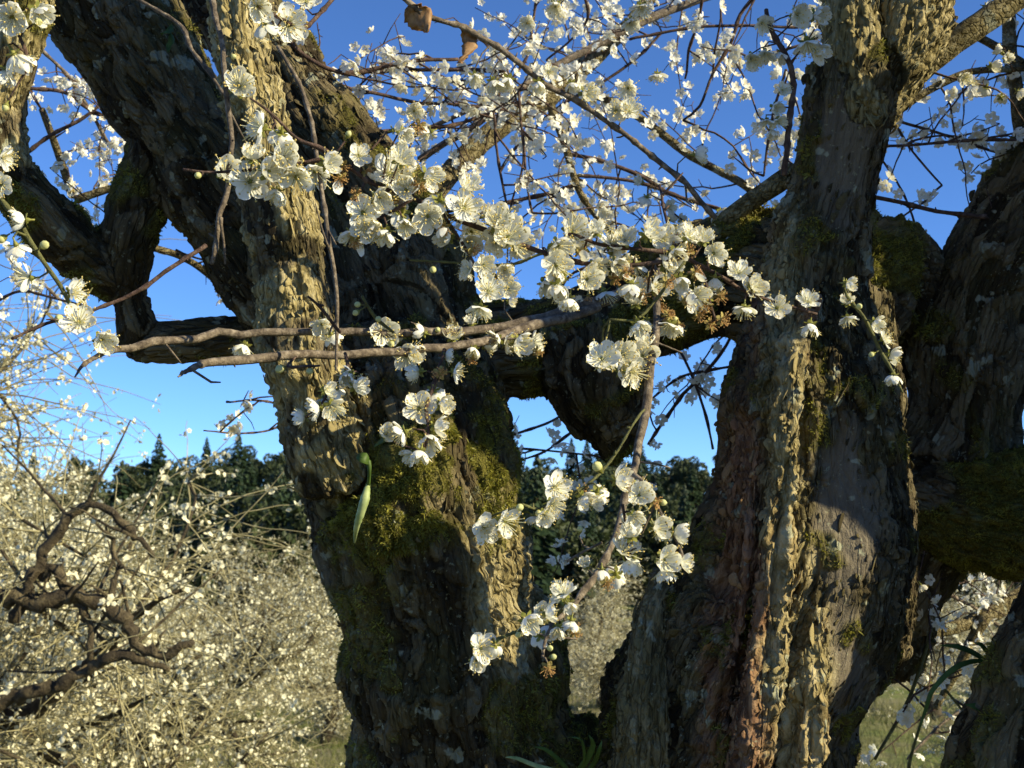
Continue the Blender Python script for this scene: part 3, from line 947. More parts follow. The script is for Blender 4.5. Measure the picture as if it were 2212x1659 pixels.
def add_blossom(pos, axis, scale, kind, g):
    roll = g.uniform(0, 6.283)
    mt = frame_to(axis, roll, scale, pos)
    n_part[0] += 1
    if kind == 'bud':
        o = obj('bud', BUDBASE, tree, mat=mt)
        obj('bud_tip', BUDTIP, o)
        return
    if kind == 'wither':
        o = obj('withered_blossom', CALYX[1], tree, mat=mt)
        obj('stamens', STAMENS_OLD[g.integers(2)], o)
        if g.random() < 0.3:
            obj('petal', PETALS['cup'][g.integers(4)], o, mat=Matrix.Rotation(g.uniform(0, 6.28), 4, 'Z') @ Matrix.Rotation(-0.5, 4, 'Y'))
        return
    o = obj('blossom', CALYX[0], tree, mat=mt)
    fam = 'cup' if kind == 'cup' or g.random() < 0.35 else 'open'
    base = g.uniform(0.12, 0.34) if fam == 'open' else g.uniform(0.3, 0.55)
    miss = g.integers(5) if g.random() < 0.08 else -1
    for k in range(5):
        if k == miss:
            continue
        a = k * 2 * math.pi / 5 + g.normal() * 0.07
        m4 = Matrix.Rotation(a, 4, 'Z') @ Matrix.Rotation(-(base + g.normal() * 0.12), 4, 'Y') @ Matrix.Rotation(g.normal() * 0.12, 4, 'X') @ Matrix.Translation((0, 0, 0.0002 * (k % 2)))
        obj('petal', PETALS[fam][g.integers(4)], o, mat=m4)
    obj('stamens', STAMENS[g.integers(3)], o)


# ------------------------------------------------------------------ branches drawn one by one
# (material, start depth, end depth, [(x, y, half width px)...])
HERO = {
    'main': ('r', 1.16, 1.10, [(1765, 678, 3), (1720, 665, 3.5), (1660, 648, 4), (1600, 625, 4.5), (1560, 600, 5), (1505, 572, 6), (1475, 555, 7), (1440, 546, 6), (1390, 540, 6), (1304, 530, 5.5), (1254, 513, 5), (1225, 505, 4)]),
    'main2': ('r', 1.12, 1.06, [(1475, 556, 6), (1400, 572, 6), (1290, 572, 7), (1180, 548, 7), (1135, 532, 7.5), (1045, 500, 7.5), (970, 468, 7), (890, 428, 6.5), (810, 398, 6), (760, 365, 6), (700, 325, 6), (640, 298, 5), (600, 258, 4.5), (570, 232, 4), (540, 212, 3)]),
    'mainup': ('r', 1.25, 1.12, [(1425, 400, 4), (1434, 450, 4), (1454, 520, 5), (1475, 558, 6)]),
    'leftspray': ('r', 1.06, 1.05, [(720, 332, 5), (690, 345, 5), (640, 352, 5), (590, 358, 5), (540, 366, 4.5), (480, 372, 4), (440, 373, 4), (396, 366, 4)]),
    'spr1': ('r', 1.08, 1.09, [(890, 430, 5), (860, 450, 4.5), (820, 470, 4), (790, 490, 3.5), (768, 515, 3)]),
    'spr2': ('r', 1.09, 1.09, [(960, 465, 4), (990, 510, 4), (1020, 560, 4), (1040, 610, 3.5), (1040, 660, 3)]),
    'spr3': ('g', 1.10, 1.10, [(1170, 548, 4), (1110, 570, 4), (1040, 572, 3.5), (960, 566, 3), (885, 562, 2.5)]),
    'spr4': ('r', 1.11, 1.10, [(1290, 572, 5), (1240, 590, 4), (1215, 620, 3.5), (1225, 645, 3)]),
    'spr5': ('r', 1.12, 1.12, [(1500, 575, 5), (1520, 600, 5), (1530, 640, 4), (1545, 690, 3.5)]),
    'spr6': ('g', 1.11, 1.10, [(1480, 565, 4), (1440, 620, 4), (1405, 660, 4), (1370, 690, 3.5), (1318, 690, 3.5)]),
    'horiz_a': ('y', 1.60, 1.16, [(1330, 640, 18), (1260, 657, 15), (1190, 680, 14), (1100, 705, 13), (1000, 715, 12), (900, 718, 11), (737, 718, 11), (620, 720, 11), (500, 722, 11), (400, 731, 12), (320, 742, 12), (250, 755, 10), (205, 773, 7), (175, 795, 5), (162, 814, 2.5)]),
    'horiz_b': ('y', 1.58, 1.12, [(1290, 662, 16), (1225, 686, 15), (1150, 702, 14), (1080, 727, 13), (1000, 746, 12), (900, 757, 12), (800, 762, 12), (700, 766, 12), (600, 770, 13), (520, 776, 13), (450, 784, 11), (405, 800, 6), (385, 814, 2.5)]),
    'hang': ('y', 1.45, 1.08, [(1424, 560, 9), (1420, 660, 10), (1416, 720, 11), (1405, 790, 12), (1397, 870, 13), (1380, 960, 12), (1368, 1022, 11), (1350, 1080, 10), (1335, 1130, 10), (1310, 1195, 9), (1280, 1255, 8.5), (1240, 1300, 8), (1200, 1345, 6.5), (1178, 1385, 5), (1172, 1420, 3)]),
    'hang_r': ('y', 1.12, 1.10, [(1368, 1025, 6), (1392, 1052, 4.5), (1412, 1090, 4.5), (1445, 1140, 4), (1475, 1200, 3.5)]),
    'hang_l': ('g', 1.20, 1.12, [(1392, 885, 3.5), (1370, 915, 3.5), (1304, 1016, 4), (1227, 1072, 4.5), (1165, 1100, 4), (1130, 1090, 3)]),
    'hang_ll': ('g', 1.09, 1.07, [(1235, 1300, 4.5), (1180, 1345, 5), (1110, 1368, 5), (1060, 1385, 4)]),
    'hang_m': ('y', 1.11, 1.12, [(1300, 1172, 4), (1262, 1192, 4), (1225, 1213, 3)]),
    'hang_s': ('r', 1.10, 1.10, [(1345, 1090, 5), (1352, 1130, 4), (1360, 1170, 4), (1350, 1210, 3)]),
    'down': ('r', 1.15, 1.10, [(960, 755, 6), (955, 775, 5), (945, 800, 5), (935, 840, 5), (920, 885, 4.5), (925, 930, 4), (915, 975, 3)]),
    'down2': ('r', 1.13, 1.10, [(745, 762, 5), (752, 790, 5), (735, 820, 4.5), (710, 850, 4), (690, 880, 3.5), (660, 900, 3)]),
    'mid_a': ('g', 1.14, 1.12, [(850, 718, 4), (815, 690, 4), (795, 660, 3.5), (782, 640, 3)]),
    'mid_b': ('r', 1.2, 1.14, [(640, 770, 3), (620, 790, 3.5), (660, 792, 4), (690, 790, 3)]),
    'mid_c': ('r', 1.15, 1.13, [(735, 718, 5), (715, 690, 4.5), (690, 660, 4), (665, 640, 3)]),
    'left_v': ('y', 1.18, 1.13, [(452, -40, 8), (462, 20, 8), (467, 50, 8), (480, 100, 8), (483, 140, 8), (490, 217, 8), (497, 300, 8), (493, 400, 8), (477, 467, 8), (467, 517, 7), (457, 570, 6)]),
    'left_v2': ('y', 1.13, 1.13, [(477, 470, 5), (482, 510, 4), (486, 570, 3)]),
    'left_t': ('y', 1.22, 1.18, [(270, -20, 6), (340, 22, 5.5), (395, 60, 6), (412, 105, 5.5), (450, 155, 5), (488, 208, 4)]),
    'mid_v': ('y', 1.32, 1.24, [(600, 100, 6), (640, 165, 6), (665, 230, 6), (680, 310, 6.5), (695, 395, 6.5), (705, 470, 6.5), (715, 540, 6.5), (726, 620, 6), (728, 700, 5), (726, 800, 4)]),
    'left_f': ('g', 1.0, 1.0, [(-30, 380, 6), (0, 420, 7), (40, 480, 7), (90, 560, 7), (130, 620, 7), (155, 668, 6), (168, 700, 5)]),
    'left_f2': ('r', 1.0, 1.0, [(-40, 20, 6), (20, 50, 5), (50, 100, 5), (60, 150, 4)]),
    'left_x': ('r', 1.30, 1.22, [(445, 530, 7), (370, 580, 6.5), (280, 635, 6), (190, 675, 5), (100, 700, 5), (25, 732, 3.5)]),
    'right_f': ('g', 1.24, 1.22, [(1822, 600, 3), (1828, 640, 4), (1865, 685, 5), (1890, 730, 5), (1915, 780, 5), (1935, 820, 4), (1950, 848, 2.5)]),
    'top_l': ('r', 1.25, 1.15, [(760, -40, 6), (700, 20, 6), (660, 60, 6), (610, 40, 5), (560, 15, 4)]),
    'top_c': ('y', 1.35, 1.5, [(855, -20, 7), (905, 28, 9), (960, 48, 7), (1005, 60, 8), (1060, 95, 8), (1120, 135, 8), (1190, 190, 7), (1250, 220, 7), (1350, 290, 7), (1400, 330, 7.5), (1480, 395, 7.5), (1545, 470, 7)]),
    'red_v': ('r', 1.5, 1.5, [(1655, 20, 6), (1672, 75, 7), (1702, 130, 8), (1712, 165, 8), (1706, 260, 8), (1694, 378, 9)]),
}
# branches farther back, seen against the sky
SKY = [
    ('b', 2.3, 2.8, [(930, 430, 26), (985, 360, 28), (1060, 290, 27), (1150, 228, 25), (1215, 185, 25), (1300, 110, 21), (1360, 50, 18), (1400, 0, 16), (1440, -60, 14)]),
    ('y', 2.4, 2.6, [(1000, 300, 8), (1050, 245, 8), (1110, 200, 9), (1154, 170, 9), (1200, 142, 10), (1270, 108, 11), (1354, 62, 12), (1410, 35, 12), (1474, 12, 12), (1560, -20, 12)]),
    ('y', 2.3, 2.3, [(905, 345, 10), (960, 310, 10), (1010, 285, 9), (1060, 245, 8), (1120, 195, 7)]),
    ('b', 2.2, 2.2, [(1190, 225, 12), (1205, 270, 12), (1225, 330, 11), (1240, 385, 10), (1262, 430, 9), (1310, 490, 7), (1340, 520, 6)]),
    ('b', 2.5, 2.4, [(1270, 203, 10), (1330, 222, 11), (1400, 265, 11), (1480, 330, 12), (1545, 365, 11), (1600, 395, 12), (1650, 430, 12)]),
    ('c', 1.78, 1.72, [(1520, 520, 22), (1560, 480, 23), (1610, 442, 24), (1660, 410, 25), (1720, 368, 27)]),
    ('c', 1.75, 1.72, [(1940, 190, 32), (1990, 148, 31), (2060, 92, 30), (2120, 50, 30), (2190, 0, 28), (2260, -50, 26)]),
    ('b', 1.9, 1.9, [(1900, 262, 11), (1950, 232, 11), (1990, 205, 11), (2070, 165, 11), (2120, 152, 10), (2212, 148, 9), (2280, 140, 9)]),
    ('b', 1.95, 1.95, [(2172, -40, 17), (2178, 40, 17), (2186, 150, 17), (2200, 240, 18), (2215, 310, 20), (2230, 380, 22)]),
    ('b', 2.0, 2.0, [(2040, 50, 12), (2090, 70, 12), (2150, 100, 12), (2215, 140, 12)]),
    ('r', 1.9, 1.9, [(1890, 318, 4), (1960, 314, 4), (2050, 306, 4), (2120, 301, 4), (2195, 302, 4)]),
    ('r', 1.9, 1.9, [(1870, 424, 6), (1930, 435, 6), (1990, 447, 6), (2060, 458, 6), (2130, 468, 6)]),
    ('r', 1.95, 1.95, [(1905, 250, 4), (1960, 268, 4), (2040, 290, 4), (2120, 320, 4), (2190, 340, 4)]),
    ('r', 1.95, 1.95, [(1925, 255, 3), (1960, 310, 3), (2000, 360, 3), (2035, 400, 2.5)]),
    ('r', 1.95, 1.95, [(1895, 330, 3), (1935, 390, 3), (1965, 450, 3), (1985, 520, 3), (1995, 590, 3)]),
    ('b', 2.6, 2.7, [(90, 235, 9), (115, 300, 10), (138, 365, 11), (157, 425, 12)]),
    ('b', 2.3, 2.3, [(165, 432, 13), (200, 420, 12), (235, 408, 11), (280, 400, 9)]),
    ('b', 2.2, 2.4, [(325, 533, 10), (390, 555, 10), (450, 592, 10), (510, 640, 7), (572, 682, 4)]),
    ('r', 2.4, 2.5, [(180, 660, 4), (100, 640, 4), (40, 630, 4), (-20, 660, 3)]),
    ('r', 1.9, 2.0, [(600, 60, 6), (660, 120, 6), (737, 158, 6), (850, 140, 6), (900, 135, 5), (990, 128, 5)]),
    ('r', 2.0, 2.1, [(650, 130, 5), (737, 183, 5), (810, 200, 5), (880, 215, 5), (1040, 233, 4)]),
    ('r', 2.0, 2.0, [(690, 160, 5), (780, 155, 5), (860, 150, 5), (1000, 152, 5), (1090, 155, 5)]),
    ('r', 2.1, 2.2, [(735, 310, 6), (830, 285, 6), (920, 278, 6), (1000, 265, 5), (1090, 235, 4)]),
    ('y', 2.3, 2.2, [(745, 345, 5), (850, 315, 5), (930, 275, 6), (1020, 235, 6), (1110, 195, 6)]),
    ('r', 2.2, 2.2, [(1000, 500, 5), (1050, 455, 5), (1120, 435, 5), (1190, 420, 6), (1240, 400, 6)]),
    ('r', 2.4, 2.4, [(1240, 380, 5), (1310, 385, 5), (1400, 400, 5), (1480, 430, 6), (1560, 455, 6)]),
    ('r', 2.4, 2.4, [(1225, 330, 6), (1300, 350, 6), (1380, 380, 6), (1450, 420, 6)]),
    ('r', 2.6, 2.6, [(1430, 70, 4), (1380, 120, 4), (1300, 180, 4), (1210, 230, 4), (1130, 300, 4), (1080, 370, 4)]),
    ('r', 2.0, 2.0, [(1120, 195, 3), (1128, 280, 4), (1135, 370, 4), (1150, 460, 3)]),
    ('r', 2.0, 2.0, [(1065, 240, 3), (1072, 320, 4), (1085, 400, 4), (1098, 470, 3)]),
    ('r', 2.2, 2.2, [(1780, 55, 4), (1700, 57, 4), (1600, 55, 4), (1480, 62, 4), (1360, 85, 4)]),
    ('r', 2.0, 2.0, [(1640, -20, 6), (1600, 35, 5), (1580, 90, 5), (1540, 160, 4), (1510, 230, 4), (1475, 260, 3)]),
    ('r', 2.0, 2.1, [(1520, -30, 4), (1510, 40, 4), (1490, 110, 4), (1480, 170, 3)]),
    ('r', 1.95, 1.95, [(1770, 90, 4), (1720, 100, 4), (1670, 115, 4), (1615, 122, 3)]),
    ('r', 1.9, 1.9, [(1698, 150, 4), (1680, 210, 4), (1660, 300, 4), (1650, 380, 3)]),
    ('r', 2.5, 2.5, [(1160, -30, 4), (1150, 60, 4), (1140, 120, 4), (1100, 180, 3)]),
    ('r', 2.3, 2.4, [(1260, -20, 4), (1270, 40, 4), (1230, 90, 3), (1180, 130, 3)]),
    ('r', 2.1, 2.2, [(1590, 700, 4), (1560, 760, 5), (1500, 830, 5), (1440, 900, 5), (1400, 960, 4)]),
    ('r', 2.2, 2.2, [(1590, 790, 3), (1530, 800, 4), (1470, 815, 4), (1410, 860, 3)]),
    ('r', 2.2, 2.2, [(1470, 760, 4), (1500, 830, 4), (1525, 900, 4), (1540, 970, 3)]),
    ('r', 2.2, 2.3, [(1105, 940, 4), (1180, 915, 4), (1240, 880, 3)]),
    ('r', 2.2, 2.3, [(1105, 1000, 3), (1180, 975, 3), (1235, 935, 4), (1320, 870, 3)]),
    ('r', 2.2, 2.2, [(1110, 968, 3), (1200, 975, 3), (1290, 985, 3)]),
    ('r', 2.5, 2.3, [(620, 875, 4), (560, 865, 3), (490, 868, 3)]),
    ('r', 2.5, 2.3, [(640, 900, 4), (580, 930, 3), (510, 935, 3), (440, 930, 2)]),
    ('r', 2.2, 2.1, [(560, 570, 4), (500, 565, 4), (440, 560, 3), (380, 540, 3)]),
    ('r', 2.5, 2.6, [(60, 190, 5), (140, 200, 5), (200, 240, 5), (280, 265, 4)]),
    ('y', 2.5, 2.6, [(90, 108, 4), (150, 170, 5), (190, 230, 5), (240, 320, 4)]),
    ('r', 2.5, 2.5, [(60, 330, 5), (110, 290, 5), (170, 262, 5), (230, 215, 4)]),
    ('g', 1.95, 1.85, [(2010, 1290, 4), (2020, 1330, 5), (1995, 1420, 5), (1965, 1500, 5), (1930, 1570, 5), (1890, 1640, 4)]),
    ('g', 1.9, 1.9, [(2100, 1560, 3), (2030, 1480, 4), (2000, 1530, 4), (1975, 1610, 4), (1962, 1670, 4)]),
    ('y', 2.3, 2.2, [(2060, 1240, 4), (2010, 1280, 4), (1985, 1330, 4), (1990, 1400, 3)]),
    ('y', 2.4, 2.3, [(2210, 1560, 4), (2120, 1520, 4), (2040, 1560, 4), (1960, 1640, 3)]),
    ('y', 2.6, 2.5, [(2210, 1400, 4), (2130, 1330, 4), (2060, 1290, 4), (2000, 1265, 3)]),
    ('b', 2.6, 2.4, [(2215, 1280, 22), (2150, 1320, 20), (2080, 1350, 17), (1990, 1372, 14), (1930, 1400, 12)]),
    ('b', 2.5, 2.5, [(2130, 1330, 14), (2090, 1400, 13), (2060, 1460, 10), (2020, 1530, 8)]),
]

# blossoms set one by one: x, y, diameter px, facing (f front, l/r/u/d side, b back, m front-low), kind
FL = """27 37 78 m o;80 22 60 r c;30 118 68 b o;12 152 55 d c;5 340 48 r o;3 398 48 f o;517 187 72 f o;565 277 64 l o;608 288 52 b o;488 373 66 f o;545 345 52 u c;
540 392 74 f o;580 370 72 f c;612 342 70 f o;640 382 64 m c;680 370 64 m o;702 352 56 r c;600 412 48 d c;622 55 74 f o;556 14 62 m o;572 50 58 b o;660 4 56 f o;
1024 163 40 d c;1064 176 44 d c;1099 170 44 d o;1184 157 36 f o;1162 178 40 d c;1234 180 36 d c;1264 200 46 f o;1330 240 46 f o;1357 240 48 f o;
774 337 46 f o;840 377 76 f o;877 410 60 f o;864 347 58 u c;920 377 58 r c;820 427 58 m c;784 460 64 f o;794 493 58 m o;834 500 50 d c;867 457 58 b o;924 467 64 m o;
950 433 58 b o;1010 410 54 u o;1000 450 70 f o;1044 467 46 r c;970 513 50 l c;1010 523 58 m o;1074 483 70 f o;1097 513 76 f c;1070 523 58 m o;1117 530 58 r c;
894 240 46 m o;930 284 42 l c;870 288 46 m o;
1234 503 68 f o;1204 530 58 m c;1290 503 44 u c;1320 527 54 u o;1350 520 50 u c;1397 507 60 f o;1430 520 64 f o;1007 583 36 d c;1044 573 46 f o;1090 583 44 m c;1054 630 60 f o;
1097 623 44 m c;1037 663 50 d o;1200 573 60 m o;1204 616 54 d c;1230 643 48 d c;1267 603 62 f o;1304 630 50 d o;1364 613 54 d o;1417 623 54 f o;1217 596 48 l c;1287 573 50 m o;
1330 570 50 m c;1370 570 48 b o;1437 573 58 f c;1488 513 52 f o;1518 520 46 u c;1541 547 50 f o;1455 545 50 m c;1470 600 44 m c;1545 600 42 d c;1501 640 60 m o;1480 620 44 d c;
1595 590 50 u o;1625 626 56 f o;1608 663 46 d o;1678 666 48 f o;1745 653 44 u o;1751 700 46 d c;1828 613 36 r c;1828 655 32 u c;1831 684 38 d o;1888 696 36 r c;1908 733 38 r o;1921 766 40 r c;1931 810 36 d c;
1374 656 46 u c;1377 698 46 d c;1447 700 52 d o;827 716 62 f o;917 720 38 l c;877 766 56 m o;977 730 42 u c;1024 752 36 d c;1114 740 64 f c;1150 740 46 r o;1075 735 44 l c;
980 803 42 r o;907 803 46 l c;937 843 46 b o;905 883 64 f o;950 873 46 r c;874 933 50 l o;924 946 60 m c;937 923 50 r c;910 973 46 d c;767 836 46 r c;720 838 46 b o;690 880 50 l c;715 876 52 m o;660 900 42 l c;750 812 40 m c;
1300 776 66 f o;1344 766 60 f c;1387 770 60 f o;1364 803 60 m o;1390 745 44 u c;1340 800 48 m c;1197 1053 60 f o;1190 1090 52 m o;1257 1073 46 m c;1290 1062 46 b o;1330 1036 56 r o;1380 1070 60 f o;
1044 1140 62 f o;1089 1126 62 f o;1174 1112 44 m c;1347 1193 64 f o;1364 1160 50 u c;1417 1140 56 f o;1454 1150 52 r c;1434 1210 62 f o;1470 1215 44 r c;1367 1113 44 m c;1330 1240 50 b o;1217 1283 52 u o;1300 1230 40 d c;
1137 1336 56 m o;1177 1326 46 r c;1167 1373 46 b o;1234 1340 42 d c;1037 1400 62 f o;1070 1393 38 b c;1205 1355 40 d c;
55 475 52 l c;35 530 52 b o;65 600 56 l o;155 632 58 r o;170 697 66 f o;220 733 58 m o;530 745 46 d o;695 700 46 m o;715 722 42 b o;
1645 50 42 m o;1722 32 52 f o;1760 32 50 m o;1742 90 58 d o;1765 110 46 m c;1690 112 40 d c;1622 126 44 m c;1652 115 42 d o;1690 195 32 m o;1672 232 36 m c;1655 260 36 d o;1680 262 34 m o;1668 280 32 d c;
1140 50 36 m c;1200 14 46 m o;1384 14 50 d o;1360 48 40 d c;1357 190 42 m o;1500 335 44 r c;1420 160 36 d o"""
FB = """430 379 20;78 50 22;14 227 20;10 512 24;92 532 26;130 690 26;776 658 18;773 673 18;672 800 20;610 795 26;847 738 20;1294 1013 30;1125 1095 22;1425 1085 20;1450 690 18;1853 663 18;1886 764 16;
935 580 20;750 295 18;500 122 16;1252 1148 18;1120 1370 18;1185 1400 18;1190 1420 18;946 713 16;816 690 18;1163 1106 20;784 987 1"""
FW = """790 372 30;770 420 30;768 520 34;905 273 34;1330 603 40;1440 680 40;1020 775 36;950 806 38;1184 1443 40;1255 1060 40;1410 1083 36;1235 655 40;1535 700 40;1560 690 40;1500 590 40;1480 650 40;1445 680 36;1160 760 36;1310 1260 34;1240 1365 30;1440 610 36;1425 665 30;735 385 34;740 360 28;1510 680 36;1400 600 36;1270 640 34;1385 640 36;1465 700 34;1420 640 34;1525 660 34;1490 540 30;905 400 32;960 490 30;1020 540 30;1075 600 30;1250 545 30;1350 590 30;1555 640 34;855 430 30"""


def facing(code, g):
    v = {'f': -FWD + 0.38 * RIGHT + 0.1 * UP, 'm': -FWD * 0.8 - 0.45 * UP + 0.3 * RIGHT, 'l': -RIGHT - 0.35 * FWD, 'r': RIGHT - 0.35 * FWD,
         'u': UP - 0.75 * FWD, 'd': -UP - 0.25 * FWD, 'b': FWD * 0.6 - 0.7 * UP}[code]
    v = v / np.linalg.norm(v) + g.normal(size=3) * 0.22
    return v / np.linalg.norm(v)


MATC = {'c': M_BARK, 'y': M_GREY, 'r': M_RED, 'g': M_GREEN, 'b': M_BARK}


def build_branches():
    g = np.random.default_rng(21)
    paths = []                                # (name, mat, 3D pts, radii, hero?)
    for nm, (m, d0, d1, pts) in HERO.items():
        n = len(pts)
        A = np.array([np.r_[P(x, y, d0 + (d1 - d0) * i / (n - 1)), hw * (d0 + (d1 - d0) * i / (n - 1)) / F] for i, (x, y, hw) in enumerate(pts)])
        paths.append([nm, m, A, True])
    for m, d0, d1, pts in SKY:
        n = len(pts)
        A = np.array([np.r_[P(x, y, d0 + (d1 - d0) * i / (n - 1)), hw * (d0 + (d1 - d0) * i / (n - 1)) / F] for i, (x, y, hw) in enumerate(pts)])
        paths.append(['sky', m, A, False])
    tubes = []
    S2, S3, SI = [], [], []
    for i, (nm, m, A, hero) in enumerate(paths):
        B = resample(A, 0.006 if hero else 0.012)
        k = len(B)
        amp = np.clip(B[:, 3] * 0.30, 0.0004, 0.0012)[:, None]
        B[:, 3] *= 0.78 if B[:, 3].max() < 0.013 else 0.92
        jit = g.normal(size=(k // 4 + 3, 3))
        jj = np.stack([np.interp(np.arange(k) / 4.0, np.arange(len(jit)), jit[:, c]) for c in range(3)], -1)
        B[1:-1, :3] += (jj * amp)[1:-1]
        node_ = 1 + 0.35 * (g.random(k) < 0.2) * (B[:, 3] < 0.004) + 0.04 * g.normal(size=k).clip(-1, 1)
        tb = Tubes()
        tb.add(B[:, :3] - TO, B[:, 3] * node_, 8 if B[:, 3].max() > 0.004 else 6)
        if B[:, 3].max() < 0.009:             # knobbly spurs and bud scales
            for s in range(4, k - 2, 5 if hero else 4):
                if g.random() < 0.55:
                    d = g.normal(size=3)
                    d /= np.linalg.norm(d)
                    L = g.uniform(0.003, 0.010) if g.random() < 0.8 else g.uniform(0.015, 0.05)
                    d2 = d + g.normal(size=3) * 0.3
                    tb.add([B[s, :3] - TO, B[s, :3] - TO + d * L * 0.6, B[s, :3] - TO + d * L * 0.6 + d2 * L * 0.4], [0.0013, 0.0012, 0.0007], 4)
        tubes.append(tb)
        if hero:
            x, y, d = PIX(B[:, :3])
            S2.append(np.stack([x, y], -1)); S3.append(B[:, :3]); SI.append(np.full(k, i))
    S2, S3, SI = np.vstack(S2), np.vstack(S3), np.concatenate(SI)

    def seat(x, y, spread=0.012):
        j = np.argmin(((S2 - [x, y]) ** 2).sum(1))
        far = math.sqrt(((S2[j] - [x, y]) ** 2).sum())
        d = PIX(S3[j][None])[2][0] + g.uniform(-spread, spread) - 0.004
        return j, P(x, y, d), d, far

    def stalk(j, pos, axis, scale):
        tail = pos - axis * 0.007 * scale
        L = np.linalg.norm(tail - S3[j])
        if L < 0.09:
            c = S3[j] + (tail - S3[j]) * 0.55 - axis * min(0.006, L * 0.3)
            tubes[SI[j]].add(np.array([S3[j], c, tail]) - TO, [0.0012, 0.0009, 0.0008], 5)

    for row in FL.replace('\n', '').split(';'):
        t = row.split()
        if len(t) < 5:
            continue
        x, y, dia = float(t[0]), float(t[1]), float(t[2])
        j, pos, d, far = seat(x, y)
        if far > 130:
            d = 1.9 + g.uniform(-0.05, 0.05)
            pos = P(x, y, d)
        ax = facing(t[3], g)
        sc = min(1.25, dia * d / F / 0.0258) * 1.22
        add_blossom(pos, ax, sc, 'cup' if t[4] == 'c' else 'open', g)
        stalk(j, pos, ax, sc)
        n_bl[0] += 1
        if y > 240 and y < 1420 and 700 < x < 1620 and g.random() < 0.5:
            x2, y2 = x + g.normal() * 26, y + g.normal() * 22
            j, pos, d, far = seat(x2, y2, 0.02)
            pos = pos + FWD * 0.012
            ax = facing('fmudlr'[g.integers(6)], g)
            add_blossom(pos, ax, sc * g.uniform(0.75, 0.95), 'cup' if g.random() < 0.6 else 'open', g)
            stalk(j, pos, ax, sc)
            n_bl[0] += 1
    for row in FB.replace('\n', '').split(';'):
        t = row.split()
        j, pos, d, far = seat(float(t[0]), float(t[1]), 0.006)
        if float(t[2]) < 5 or far > 130:
            continue
        ax = pos - S3[j] - 0.3 * FWD * 0.01
        ax = ax / np.linalg.norm(ax) + g.normal(size=3) * 0.2
        ax /= np.linalg.norm(ax)
        sc = 0.8 * float(t[2]) * d / F / 0.0085
        add_blossom(pos, ax, sc, 'bud', g)
        stalk(j, pos, ax, sc)
    for row in FW.replace('\n', '').split(';'):
        t = row.split()
        j, pos, d, far = seat(float(t[0]), float(t[1]))
        ax = facing('frdm'[g.integers(4)], g)
        add_blossom(pos, ax, 0.95, 'wither', g)
        stalk(j, pos, ax, 0.95)
    # side twigs on the sky branches, then blossoms on them
    cand = []
    gt = np.random.default_rng(33)
    fine = Tubes()
    for i, (nm, m, A, hero) in enumerate(paths):
        if hero:
            continue
        B = resample(A, 0.03)
        xs, ys, _ = PIX(B[:, :3])
        for s in range(len(B)):
            dens = 0.62 if (xs[s] > 720 and xs[s] < 1760 and ys[s] < 560) else (0.6 if xs[s] < 330 and ys[s] < 460 else 0.32)
            if ys[s] > 600:
                dens = 0.55 if xs[s] > 1850 else 0.30
            if gt.random() < dens:
                d = gt.normal(size=3) * np.array([1, 0.55, 1])
                d /= np.linalg.norm(d)
                L = gt.uniform(0.06, 0.30)
                tw = [B[s, :3]]
                n = max(4, int(L / 0.018))
                dd = d.copy()
                for q in range(n):
                    dd = dd + gt.normal(size=3) * 0.14 + np.array([0, 0, -0.02])
                    dd /= np.linalg.norm(dd)
                    tw.append(tw[-1] + dd * L / n)
                tw = np.array(tw)
                tx, ty, td = PIX(tw)
                if td.min() < 1.72:
                    continue
                fine.add(tw - TO, np.linspace(0.0019, 0.0009, len(tw)), 4)
                for q in range(1, len(tw)):
                    if gt.random() < 0.35:
                        e = gt.normal(size=3)
                        e /= np.linalg.norm(e)
                        l2 = gt.uniform(0.006, 0.06)
                        e2 = tw[q] + e * l2
                        fine.add(np.array([tw[q], (tw[q] + e2) / 2 + gt.normal(size=3) * 0.002, e2]) - TO, [0.0011, 0.0010, 0.0007], 3)
                    if gt.random() < 0.50:
                        for _ in range(gt.integers(1, 4)):
                            cand.append((tw[q] + gt.normal(size=3) * 0.011, gt.normal(size=3) + np.array([0, -0.4, -0.3])))
            elif B[s, 3] < 0.008 and gt.random() < 0.35:
                for _ in range(gt.integers(1, 4)):
                    cand.append((B[s, :3] + gt.normal(size=3) * 0.012, gt.normal(size=3) + np.array([0, -0.4, -0.3])))
    for i, (nm, m, A, hero) in enumerate(paths):
        mat = MATC[m]
        o = obj('branch', tubes[i].mesh('branch', mat, {'b': 0.35, 'c': 0.8}.get(m)), tree)  # stronger tan paints sunlight onto the thick lit branches
    o = obj('twigs', fine.mesh('twigs', M_RED), tree)
    o['kind'] = 'stuff'
    # nearest blossoms in view become single parts; the rest one mesh
    pos = np.array([c[0] for c in cand])
    axs = np.array([c[1] for c in cand])
    axs /= np.linalg.norm(axs, axis=1, keepdims=True)
    x, y, d = PIX(pos)
    ok = (d > 1.7)
    pos, axs, x, y, d = pos[ok], axs[ok], x[ok], y[ok], d[ok]
    vis = (x > -20) & (x < 2230) & (y > -20) & (y < 1680)
    order = np.argsort(np.where(vis, d, 99))
    room = max(0, 296 - n_bl[0])
    for k in order[:room]:
        add_blossom(pos[k], axs[k], gt.uniform(0.7, 1.0), 'cup' if gt.random() < 0.5 else 'open', gt)
    rest = order[room:]
    R = np.array([np.array(Vector(a).to_track_quat('Z', 'Y').to_matrix()) for a in axs[rest]])
    sc = gt.uniform(0.65, 1.0, len(rest))
    M = np.concatenate([R * sc[:, None, None], (pos[rest] - TO)[:, :, None]], 2)
    TV, fm = simple_blossom()
    o = obj('blossoms', scatter('blossoms', TV, fm, M, [M_PETAL, M_ANTH, M_CALYX]), tree)
    o['kind'] = 'stuff'


